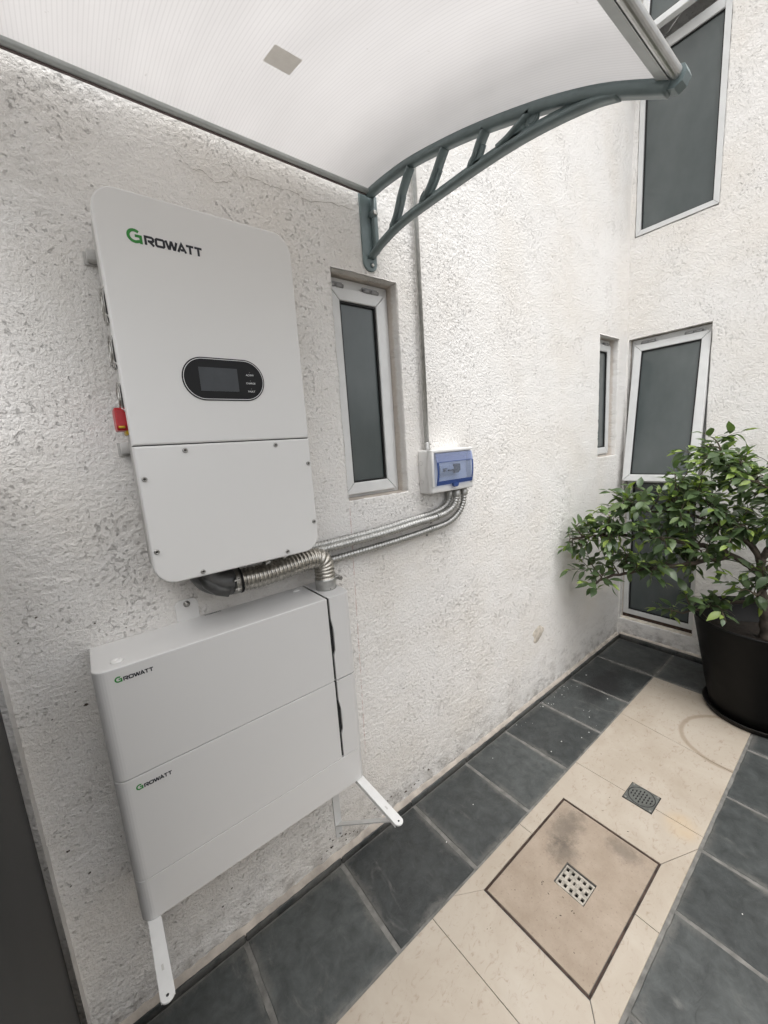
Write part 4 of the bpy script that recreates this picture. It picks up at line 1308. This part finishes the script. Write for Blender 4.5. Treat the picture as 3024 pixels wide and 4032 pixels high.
MB().box((1.262, -0.0782, 1.606), (1.346, -0.0815, 1.622)).build('breaker_face', M['breaker'], br)
for x in (1.283, 1.312, 1.335):
    MB().box((x - 0.008, -0.0816, 1.604), (x + 0.006, -0.090, 1.611), 0.001, 1).build('toggle', M['breaker_dark'], br)
MB().box((1.274, -0.0816, 1.613), (1.300, -0.0855, 1.618), 0.001, 1).build('handle_tie', M['breaker_dark'], br)
MB().prism([(1.347, 1.592), (1.372, 1.592), (1.386, 1.604), (1.386, 1.632), (1.347, 1.632)], -0.0662, -0.086, 'Y', 0.001, 1).build('meter_module', M['breaker_dark'], box)

pipe = empty('conduit_pipe', (1.237, -0.026, 1.703))
tag(pipe, 'straight vertical steel pipe rising from the breaker box behind the awning', 'pipe')
MB().tube([(1.237, -0.026, 1.716), (1.237, -0.026, 3.6), (1.237, -0.026, 5.6)], 0.0112, 18).build('tube', M['galv'], pipe)
MB().lathe([(0.0165, 0.0), (0.0165, 0.006), (0.0135, 0.012), (0.0135, 0.032), (0.0125, 0.034)], (1.237, -0.026, 1.7036), 'Z', 18).build('connector', M['galv'], pipe)
MB().tube([(1.2495, -0.028, 1.728), (1.259, -0.030, 1.728)], 0.0032, 8).build('screw', M['screw'], pipe)

# ------------------------------------------------------------------ awning
aw = empty('awning', (0.40, 0.0, 2.663))
tag(aw, 'curved translucent white polycarbonate awning on a grey-green bracket', 'awning')
PR = [(-0.025, 2.6648), (-0.12, 2.661), (-0.255, 2.645), (-0.415, 2.6095), (-0.546, 2.573), (-0.68, 2.5285), (-0.777, 2.4905), (-0.863, 2.4500), (-0.955, 2.3960), (-0.985, 2.378)]
prof = [(p.y, p.z) for p in spline([(0, a, b) for a, b in PR], 6)]
SX0, SX1 = -0.205, 0.996
V = []; Fc = []
xsn = np.linspace(SX0, SX1, 5)
for (y, z) in prof:
    for x in xsn: V.append((x, y, z))
n_ = len(xsn); N_ = len(prof)
for (y, z) in prof:
    for x in xsn: V.append((x, y, z + 0.006))
for i in range(N_ - 1):
    for k in range(n_ - 1):
        a = i * n_ + k
        Fc.append((a, a + 1, a + n_ + 1, a + n_)); a += N_ * n_; Fc.append((a, a + n_, a + n_ + 1, a + 1))
    for k in (0, n_ - 1):
        a = i * n_ + k; b = a + N_ * n_
        Fc.append((a, a + n_, b + n_, b))
for i in (0, N_ - 1):
    for k in range(n_ - 1):
        a = i * n_ + k; b = a + N_ * n_
        Fc.append((a, a + 1, b + 1, b))
MB().add(V, Fc, True).build('sheet', M['sheet'], aw)


def sheet_z(y):
    ys = [p[0] for p in prof][::-1]; zs = [p[1] for p in prof][::-1]
    return float(np.interp(y, ys, zs))


V = []
for x in (0.483, 0.549):
    for y in (-0.325, -0.348, -0.37, -0.392): V.append((x, y, sheet_z(y) - 0.0009))
MB().add(V, [(k, k + 1, k + 5, k + 4) for k in range(3)]).build('paper_label', M['sticker'], aw)
MB().box((SX0, -0.024, 2.649), (SX1, -0.045, 2.6605), 0.002, 1).build('wall_rail', M['rail'], aw)
MB().box((SX0, -0.0245, 2.6455), (SX1, -0.030, 2.6487)).build('rail_seal', M['rail_dark'], aw)
m = MB()
fb = [(-0.9875 + 0.0105 * math.cos(2 * math.pi * k / 20), 2.3845 + 0.0105 * math.sin(2 * math.pi * k / 20)) for k in range(20)]
m.prism(fb, SX0, SX1 - 0.002, 'X')
m.build('front_bar', M['alu'], aw)
m = MB()
m.add(*(lambda V: (V, [(0, 1, 2, 3), (7, 6, 5, 4), (0, 4, 5, 1), (1, 5, 6, 2), (2, 6, 7, 3), (3, 7, 4, 0)]))([(SX0, -0.9785, 2.377), (SX0, -0.9565, 2.3905), (SX1 - 0.004, -0.9565, 2.3905), (SX1 - 0.004, -0.9785, 2.377), (SX0, -0.9785, 2.3815), (SX0, -0.9565, 2.395), (SX1 - 0.004, -0.9565, 2.395), (SX1 - 0.004, -0.9785, 2.3815)]))
m.build('front_gutter', M['rail'], aw)


def strip(path, x, w, t):
    """rectangular bar swept along (y,z) points"""
    n = len(path); V = []
    for i in range(n):
        a = Vector(path[max(i - 1, 0)]); b = Vector(path[min(i + 1, n - 1)])
        d = (b - a).normalized(); nn = Vector((-d.y, d.x)) * (t[i] if hasattr(t, '__len__') else t) / 2
        p = Vector(path[i])
        for s_ in (-1, 1):
            for xx in (-w / 2, w / 2): V.append((x + xx, p.x + nn.x * s_, p.y + nn.y * s_))
    Fc = []
    for i in range(n - 1):
        a, b = 4 * i, 4 * i + 4
        Fc += [(a, a + 1, b + 1, b), (a + 2, b + 2, b + 3, a + 3), (a, b, b + 2, a + 2), (a + 1, a + 3, b + 3, b + 1)]
    Fc += [(0, 2, 3, 1), (4 * n - 4, 4 * n - 3, 4 * n - 1, 4 * n - 2)]
    return V, Fc


def sp2(pts, n=6):
    return [(p.y, p.z) for p in spline([(0, a, b) for a, b in pts], n)]


def bracket(x):
    m = MB()
    arch = [(y, z - 0.0120) for (y, z) in prof if y > -0.975]
    m.add(*strip(arch, x, 0.030, 0.020), True)
    m.add(*strip([(y, z + 0.0165) for (y, z) in arch], x + 0.009, 0.011, 0.012), True)
    b = m.build('bracket', M['teal'], aw)
    lowp = sp2([(-0.010, 2.444), (-0.09, 2.466), (-0.20, 2.482), (-0.362, 2.482), (-0.525, 2.478), (-0.642, 2.4705), (-0.734, 2.458), (-0.829, 2.4380), (-0.885, 2.4185)])
    c = MB().add(*strip(lowp, x, 0.029, 0.0105), True); c.add(*strip([(y, z + 0.010) for (y, z) in lowp[2:-2]], x, 0.008, 0.016), True)
    c.build('chord', M['teal'], b).location = (0, 0, 0)
    for (pts) in ([(-0.150, 2.4905), (-0.175, 2.515), (-0.201, 2.560), (-0.232, 2.600), (-0.253, 2.622)], [(-0.305, 2.4945), (-0.340, 2.520), (-0.368, 2.550), (-0.388, 2.575), (-0.403, 2.592)],
                  [(-0.500, 2.491), (-0.516, 2.507), (-0.527, 2.525), (-0.541, 2.542), (-0.550, 2.552)], [(-0.590, 2.486), (-0.62, 2.490), (-0.655, 2.500), (-0.685, 2.509)]):
        k = MB().add(*strip(sp2(pts), x, 0.030, 0.0085), True)
        k.add(*strip(sp2([(a - 0.012, z_ - 0.001) for a, z_ in pts[:3]]), x, 0.008, 0.022), True)
        k.build('strut', M['teal'], b).location = (0, 0, 0)
    for (y, z, ra, rb, dy, dz) in ((-0.143, 2.494, 0.014, 0.0055, -0.62, 0.78), (-0.300, 2.507, 0.014, 0.0055, -0.66, 0.75), (-0.499, 2.503, 0.013, 0.0055, -0.70, 0.71), (-0.690, 2.494, 0.010, 0.0095, -1.0, 0.0)):
        el_ = [(y + ra * math.cos(t_) * dy - rb * math.sin(t_) * dz, z + ra * math.cos(t_) * dz + rb * math.sin(t_) * dy) for t_ in [2 * math.pi * k / 18 for k in range(18)]]
        gus = [(y + (p_[0] - y) * 1.45, z + (p_[1] - z) * 1.45) for p_ in el_]
        m2 = MB().prism(gus, x - 0.0045, x + 0.0045, 'X')
        m2.tube([(x - 0.0052, p_[0], p_[1]) for p_ in el_ + el_[:1]], 0.0013, 6, False)
        m2.build('ring_boss', M['teal'], b)
    MB().prism(rrect(x - 0.034, x + 0.030, 2.397, 2.658, 0.030, 8, (1, 1, 0, 0)), -0.002, -0.011, 'Y', 0.002, 1).build('wall_plate', M['teal'], b)
    MB().box((x + 0.010, -0.0115, 2.455), (x + 0.029, -0.034, 2.650), 0.003, 1).build('plate_web', M['teal'], b)
    for (xx, z, r_) in ((x + 0.014, 2.592, 0.0085), (x + 0.004, 2.418, 0.006)):
        MB().lathe([(r_ * 1.6, 0.0), (r_ * 1.6, 0.024 if z > 2.5 else 0.002)], (xx, -0.0115, z), 'Y', 16).build('screw_boss', M['teal'], b)
        s_ = MB().lathe([(r_, 0.0), (r_, 0.003), (r_ * 0.5, 0.004)], (xx, -0.0358 if z > 2.5 else -0.0138, z), 'Y', 14).build('screw', M['steel'], b)
    cp = MB()
    cp.prism([(-0.968, 2.388), (-0.975, 2.396), (-0.988, 2.400), (-1.000, 2.395), (-1.004, 2.382), (-0.997, 2.369), (-0.984, 2.364), (-0.969, 2.370)], x - 0.006, x + 0.024, 'X', 0.003, 1)
    cp.build('end_cap', M['teal'], b)
    return b


bracket(1.005)
bracket(-0.192)


# ------------------------------------------------------------------ pot, saucer, plant
PC = (3.0, -0.945)
sau = MB().lathe([(0.235, 0.0015), (0.252, 0.003), (0.263, 0.030), (0.266, 0.033), (0.258, 0.034), (0.248, 0.010), (0.20, 0.008)], (PC[0], PC[1], 0), 'Z', 56).build('plant_saucer', M['saucer'], None, loc=(PC[0], PC[1], 0))
tag(sau, 'dusty black saucer under the big plant pot', 'saucer')
pot = empty('plant_pot', (PC[0], PC[1], 0.012)); tag(pot, 'large tapered black plastic plant pot at the right edge', 'pot')
MB().lathe([(0.10, 0.000), (0.222, 0.0), (0.231, 0.008), (0.252, 0.10), (0.338, 0.570), (0.346, 0.583), (0.344, 0.590), (0.334, 0.590), (0.327, 0.575), (0.300, 0.42), (0.05, 0.415)], (PC[0], PC[1], 0.012), 'Z', 72).build('shell', M['pot'], pot)
m = MB(); V = []; Fc = []
for i in range(9):
    for k in range(36):
        r_ = 0.006 + 0.306 * i / 8; a = 2 * math.pi * k / 36
        V.append((PC[0] + r_ * math.cos(a), PC[1] + r_ * math.sin(a), 0.45 + 0.02 * (1 - i / 8) + random.uniform(-0.006, 0.006)))
for i in range(8):
    for k in range(36):
        Fc.append((i * 36 + k, i * 36 + (k + 1) % 36, (i + 1) * 36 + (k + 1) % 36, (i + 1) * 36 + k))
m.add(V, Fc, True).build('soil', M['soil'], pot)

plant = empty('ficus_plant', (PC[0], PC[1], 0.48))
tag(plant, 'spreading green ficus with small glossy leaves growing in the black pot', 'plant')
TIPS = [(3.009,-0.445,1.118),(2.842,-0.506,1.194),(2.610,-0.226,1.115),(2.847,-0.834,1.491),(2.534,-0.127,1.002),(2.515,-0.062,0.946),(2.711,-0.742,1.243),(2.390,-0.083,1.035),(2.434,-0.304,1.244),(2.977,-0.464,1.212),(2.837,-0.573,1.132),(2.791,-0.729,1.321),(3.207,-1.002,1.104),(2.774,-0.772,1.400),(2.756,-0.306,1.312),(2.686,-0.483,0.996),(2.720,-1.012,1.248),(2.580,-0.277,0.979),(2.762,-1.012,1.423),(2.776,-0.710,1.111),(2.580,-0.098,1.110),(2.566,-0.124,1.187),(2.464,-0.296,1.076),(2.878,-0.680,1.506),(2.745,-0.209,1.188),(3.206,-0.792,1.375),(3.245,-0.598,1.488),(2.681,-0.235,1.205),(2.495,-0.450,1.295),(2.448,-0.165,1.085),(2.874,-0.643,1.382),(3.053,-0.966,1.351),(2.780,-0.911,1.482),(2.850,-0.956,1.223),(2.708,-0.195,1.008),(2.698,-0.212,0.926),(2.654,-0.697,1.375),(3.150,-0.696,1.385),(2.696,-0.676,1.458),(2.778,-0.778,1.499),(2.939,-0.603,0.948),(2.526,-0.390,0.996),(2.451,-0.119,1.146),(2.796,-0.623,1.527),(3.086,-0.917,1.092),(2.640,-0.811,1.093),(3.076,-0.642,1.266),(2.491,-0.451,0.967),(3.097,-0.544,1.006),(3.137,-0.748,1.150),(3.108,-0.916,1.391),(2.947,-0.939,1.178),(3.012,-0.828,1.123),(2.976,-0.647,1.352),(2.998,-0.613,1.555),(3.142,-1.000,1.170),(2.771,-0.440,1.038),(2.558,-0.567,1.041),(3.020,-0.762,1.489),(2.916,-0.495,1.368),(2.551,-0.339,1.335),(2.963,-0.935,1.274),(2.677,-0.218,1.136),(3.014,-0.508,0.930),(2.805,-0.790,1.067),(2.497,-0.251,1.155),(3.006,-0.488,1.315),(2.825,-0.771,1.268),(2.743,-0.849,1.522),(2.961,-0.447,1.441),(2.452,-0.355,1.302),(3.227,-0.645,1.010),(2.924,-0.717,1.441),(2.559,-0.235,1.272),(2.705,-0.407,1.067),(2.846,-0.679,1.101),(2.713,-0.877,1.165),(2.787,-0.981,1.282),(2.902,-0.380,1.102),(2.946,-0.847,1.100),(3.074,-0.650,1.434),(3.107,-0.833,1.232),(3.179,-0.971,1.316),(2.827,-0.337,0.914),(2.671,-0.410,1.364),(2.855,-0.609,1.039),(3.030,-0.524,1.023),(2.936,-0.744,1.023),(2.846,-0.970,1.517),(2.976,-0.534,1.365),(3.150,-0.631,1.226),(2.799,-0.615,1.400),(2.805,-0.910,1.172),(2.903,-0.600,1.475),(2.558,-0.627,1.208),(2.952,-0.987,1.353),(2.964,-0.836,1.286),(2.966,-0.419,0.845),(2.491,-0.382,1.195),(2.976,-0.438,0.941),(2.635,-0.570,1.352),(2.678,-0.726,1.017),(2.543,-0.312,1.082),(2.523,-0.476,1.153),(2.631,-0.303,1.261),(2.727,-0.502,1.272),(2.674,-0.610,1.482),(2.945,-0.671,1.177),(3.198,-0.851,1.244),(2.887,-0.932,1.428),(3.294,-0.897,1.429),(2.697,-0.803,1.431),(3.154,-0.833,1.335),(2.772,-0.973,1.171),(2.632,-0.619,1.223),(2.467,-0.116,0.975),(2.940,-0.798,1.382),(2.892,-0.547,1.272),(2.580,-0.507,1.367),(3.057,-0.488,1.509),(3.191,-0.805,1.180),(2.998,-0.528,0.815),(2.717,-0.291,0.942),(2.905,-0.831,1.161),(2.719,-0.532,1.486),(2.802,-0.438,0.867),(3.248,-0.691,1.077),(2.867,-0.565,0.868),(2.500,-0.179,0.907),(2.480,-0.221,0.829),(2.500,-0.207,0.717),(2.550,-0.266,0.904),(2.450,-0.156,0.856),(2.760,-0.557,0.568),(2.780,-0.663,0.627),(2.850,-0.719,0.638),(2.720,-0.816,0.634),(2.700,-0.629,0.754),(2.620,-0.469,0.832),(2.660,-0.537,0.805),(2.600,-0.365,0.846),(2.800,-0.793,0.738),(2.950,-0.603,1.681),(2.900,-0.583,1.588),(2.800,-0.751,0.880),(2.750,-0.847,0.813)]
TIPS += [(2.86, -0.88, 0.93), (2.83, -0.96, 1.0), (2.81, -0.99, 0.88), (2.87, -0.86, 0.80), (2.84, -0.93, 0.72), (2.80, -0.97, 1.10), (2.83, -0.90, 1.16), (2.87, -1.02, 0.80)]
S0, S1, S2 = Vector((3.02, -0.945, 0.46)), Vector((2.995, -0.915, 0.72)), Vector((2.985, -0.895, 0.96))
tr = MB()
trunk = spline([S0, (3.012, -0.935, 0.58), S1, (2.985, -0.90, 0.86), S2], 6)
tr.tube(trunk, [0.030 - 0.010 * i / (len(trunk) - 1) + 0.004 * math.sin(i * 1.7) for i in range(len(trunk))], 14)
LIMBS = [
    [(2.988, -0.90, 0.86), (2.95, -0.80, 0.945), (2.88, -0.68, 1.01), (2.77, -0.54, 1.05), (2.64, -0.38, 1.08), (2.52, -0.23, 1.09), (2.42, -0.10, 1.07)],
    [(2.985, -0.895, 0.95), (2.93, -0.82, 1.07), (2.84, -0.70, 1.17), (2.74, -0.54, 1.23), (2.63, -0.38, 1.24)],
    [(2.985, -0.895, 0.95), (3.02, -0.96, 1.12), (3.02, -0.93, 1.28), (2.98, -0.82, 1.42), (2.95, -0.70, 1.55)],
    [(3.02, -0.96, 1.10), (3.02, -1.08, 1.22), (2.96, -1.20, 1.36)],
    [(3.0, -0.92, 1.02), (2.90, -0.98, 1.16), (2.80, -1.02, 1.30)],
    [(2.99, -0.90, 0.92), (3.08, -0.80, 1.08), (3.14, -0.66, 1.20), (3.18, -0.52, 1.28)],
    [(2.93, -0.77, 0.955), (2.83, -0.66, 0.93), (2.70, -0.50, 0.89), (2.58, -0.34, 0.85), (2.50, -0.23, 0.80), (2.475, -0.19, 0.70)],
    [(2.998, -0.915, 0.70), (2.93, -0.82, 0.69), (2.86, -0.72, 0.66), (2.78, -0.60, 0.60)],
    [(3.0, -0.92, 0.78), (2.88, -0.94, 0.84), (2.78, -0.92, 0.80)],
    [(3.0, -0.92, 0.90), (3.10, -1.06, 1.02), (3.14, -1.22, 1.16)],
]
nodes = []
limb_m = MB()
for L in LIMBS:
    p = spline(L, 6)
    n = len(p)
    r0 = 0.017 if L is LIMBS[0] or L is LIMBS[2] else 0.013
    rs = [r0 * (1 - 0.75 * i / (n - 1)) + 0.002 for i in range(n)]
    limb_m.tube([v + Vector((random.uniform(-.004, .004), random.uniform(-.004, .004), random.uniform(-.004, .004))) for v in p], rs, 8)
    nodes += [v for v in p[3:]]
tr.build('trunk', M['bark'], plant)
limb_m.build('limbs', M['bark'], plant)


def leaf_mesh(name, L, W, fold, curl, mat):
    """pointed oval leaf: folded along its midrib, tip curving down; x along the leaf, z up"""
    ts = [0.0, 0.12, 0.30, 0.50, 0.70, 0.86, 1.0]
    ws = [0.02, 0.42, 0.88, 1.0, 0.78, 0.38, 0.0]
    V = [(-0.10 * L, 0, -0.02 * L)]
    mid = []; lf = []; rt = []
    for t, w in zip(ts, ws):
        z = -curl * L * t * t
        mid.append(len(V)); V.append((t * L, 0, z))
        if 0 < t < 1:
            lf.append(len(V)); V.append((t * L - 0.02 * L, w * W / 2, z + fold * w * W / 2))
            rt.append(len(V)); V.append((t * L - 0.02 * L, -w * W / 2, z + fold * w * W / 2))
    Fc = [(mid[0], mid[1], lf[0]), (mid[0], rt[0], mid[1])]
    for i in range(len(lf) - 1):
        Fc += [(mid[i + 1], mid[i + 2], lf[i + 1], lf[i]), (mid[i + 1], rt[i], rt[i + 1], mid[i + 2])]
    Fc += [(mid[-2], mid[-1], lf[-1]), (mid[-2], rt[-1], mid[-1])]
    me = bpy.data.meshes.new(name); me.from_pydata(V, [], Fc)
    me.polygons.foreach_set('use_smooth', [True] * len(Fc)); me.update(); me.materials.append(mat)
    return me


LM = [leaf_mesh('leaf', 1.0, w, f, c, M['leaf']) for (w, f, c) in ((0.46, 0.30, 0.18), (0.50, 0.16, 0.28), (0.43, 0.42, 0.10), (0.48, 0.25, 0.38))]
LY = [leaf_mesh('leaf', 1.0, w, f, c, M['leaf_young']) for (w, f, c) in ((0.40, 0.45, 0.12), (0.44, 0.30, 0.25))]
leaves = []
tw = MB()
for ti, T in enumerate(TIPS):
    T = Vector(T)
    near = min(nodes, key=lambda q: (q - T).length + 0.35 * max(0, q.z - T.z))
    d = T - near
    midp = near + d * 0.5 + Vector((random.uniform(-.03, .03), random.uniform(-.03, .03), random.uniform(0.0, 0.05)))
    p = spline([near, midp, T], 8)
    n = len(p)
    tw.tube(p, [0.0042 * (1 - 0.75 * i / (n - 1)) + 0.0008 for i in range(n)], 5)
    # a side twig or two, so leaves fill the volume round the tip
    twigs = [p]
    for s_ in range(2):
        a = p[int(n * random.uniform(0.35, 0.8))]
        dr_ = Vector((random.gauss(0, 1), random.gauss(0, 1), random.gauss(0.15, 0.6))).normalized()
        e = a + dr_ * random.uniform(0.06, 0.13)
        e.x = min(e.x, 3.33); e.y = min(e.y, -0.05)
        q = spline([a, (a + e) / 2 + Vector((0, 0, 0.012)), e], 5)
        tw.tube(q, [0.0022 * (1 - 0.6 * i / (len(q) - 1)) for i in range(len(q))], 4)
        twigs.append(q)
    for q in twigs:
        Lq = resample(q, 0.021)
        k0 = max(1, len(Lq) - (8 if q is p else 6))
        ph = random.random() * 6.28
        for i in range(k0, len(Lq)):
            c = Lq[i]
            ax = (Lq[i] - Lq[i - 1]).normalized()
            ph += 2.4
            side = ax.orthogonal().normalized()
            side = Matrix.Rotation(ph, 3, ax) @ side
            last = i >= len(Lq) - 2
            dirv = (side * (0.9 if not last else 0.35) + ax * (0.55 if not last else 1.0) + Vector((0, 0, -0.16 if not last else 0.05)))
            dirv.z *= 0.75
            dirv.normalize()
            L = random.uniform(0.064, 0.094) * (0.72 if last else 1.0)
            young = (last and random.random() < 0.42) or random.random() < 0.04
            up = Vector((random.gauss(0, 0.35), random.gauss(-0.15, 0.35), 1.0))
            y_ = up.cross(dirv)
            if y_.length < 0.1: y_ = Vector((1, 0, 0)).cross(dirv)
            y_.normalize(); z_ = dirv.cross(y_).normalized()
            b0 = c + dirv * 0.008
            tip = b0 + dirv * L
            if tip.y > -0.022 or tip.x > 3.375: continue
            if tip.z < 0.64 and math.hypot(tip.x - PC[0], tip.y - PC[1]) < 0.36: continue
            mt = Matrix(((dirv.x * L, y_.x * L, z_.x * L, b0.x), (dirv.y * L, y_.y * L, z_.y * L, b0.y), (dirv.z * L, y_.z * L, z_.z * L, b0.z), (0, 0, 0, 1)))
            leaves.append((mt, random.choice(LY if young else LM), young))
tw.build('twigs', M['twig'], plant)
pl = origin(plant)
camp = Vector((0, -1.3, 1.7355))
# leaves on the side that faces the yard first: these are single leaves, the inner and rear ones are joined
leaves.sort(key=lambda q: (q[0].translation - camp).length - (0.30 if q[2] else 0.0) + random.uniform(0, 0.35))
N_SINGLE = 300
for (mt, me, yg) in leaves[:N_SINGLE]:
    o = bpy.data.objects.new('leaf', me); COL.objects.link(o); o.parent = plant
    o.matrix_local = Matrix.Translation(-pl) @ mt
for young, nm in ((False, 'foliage'), (True, 'young_foliage')):
    m = MB()
    for (mt, me, yg) in leaves[N_SINGLE:]:
        if yg != young: continue
        m.add([(mt @ v.co)[:] for v in me.vertices], [tuple(p.vertices) for p in me.polygons], True)
    if m.v:
        me = bpy.data.meshes.new(nm); me.from_pydata([(a - pl.x, b - pl.y, c - pl.z) for a, b, c in m.v], [], m.f)
        me.polygons.foreach_set('use_smooth', [True] * len(m.f)); me.update(); me.materials.append(M['leaf_young' if young else 'leaf'])
        o = bpy.data.objects.new(nm, me); COL.objects.link(o); o.parent = plant; o['kind'] = 'stuff'
print('leaves', len(leaves))
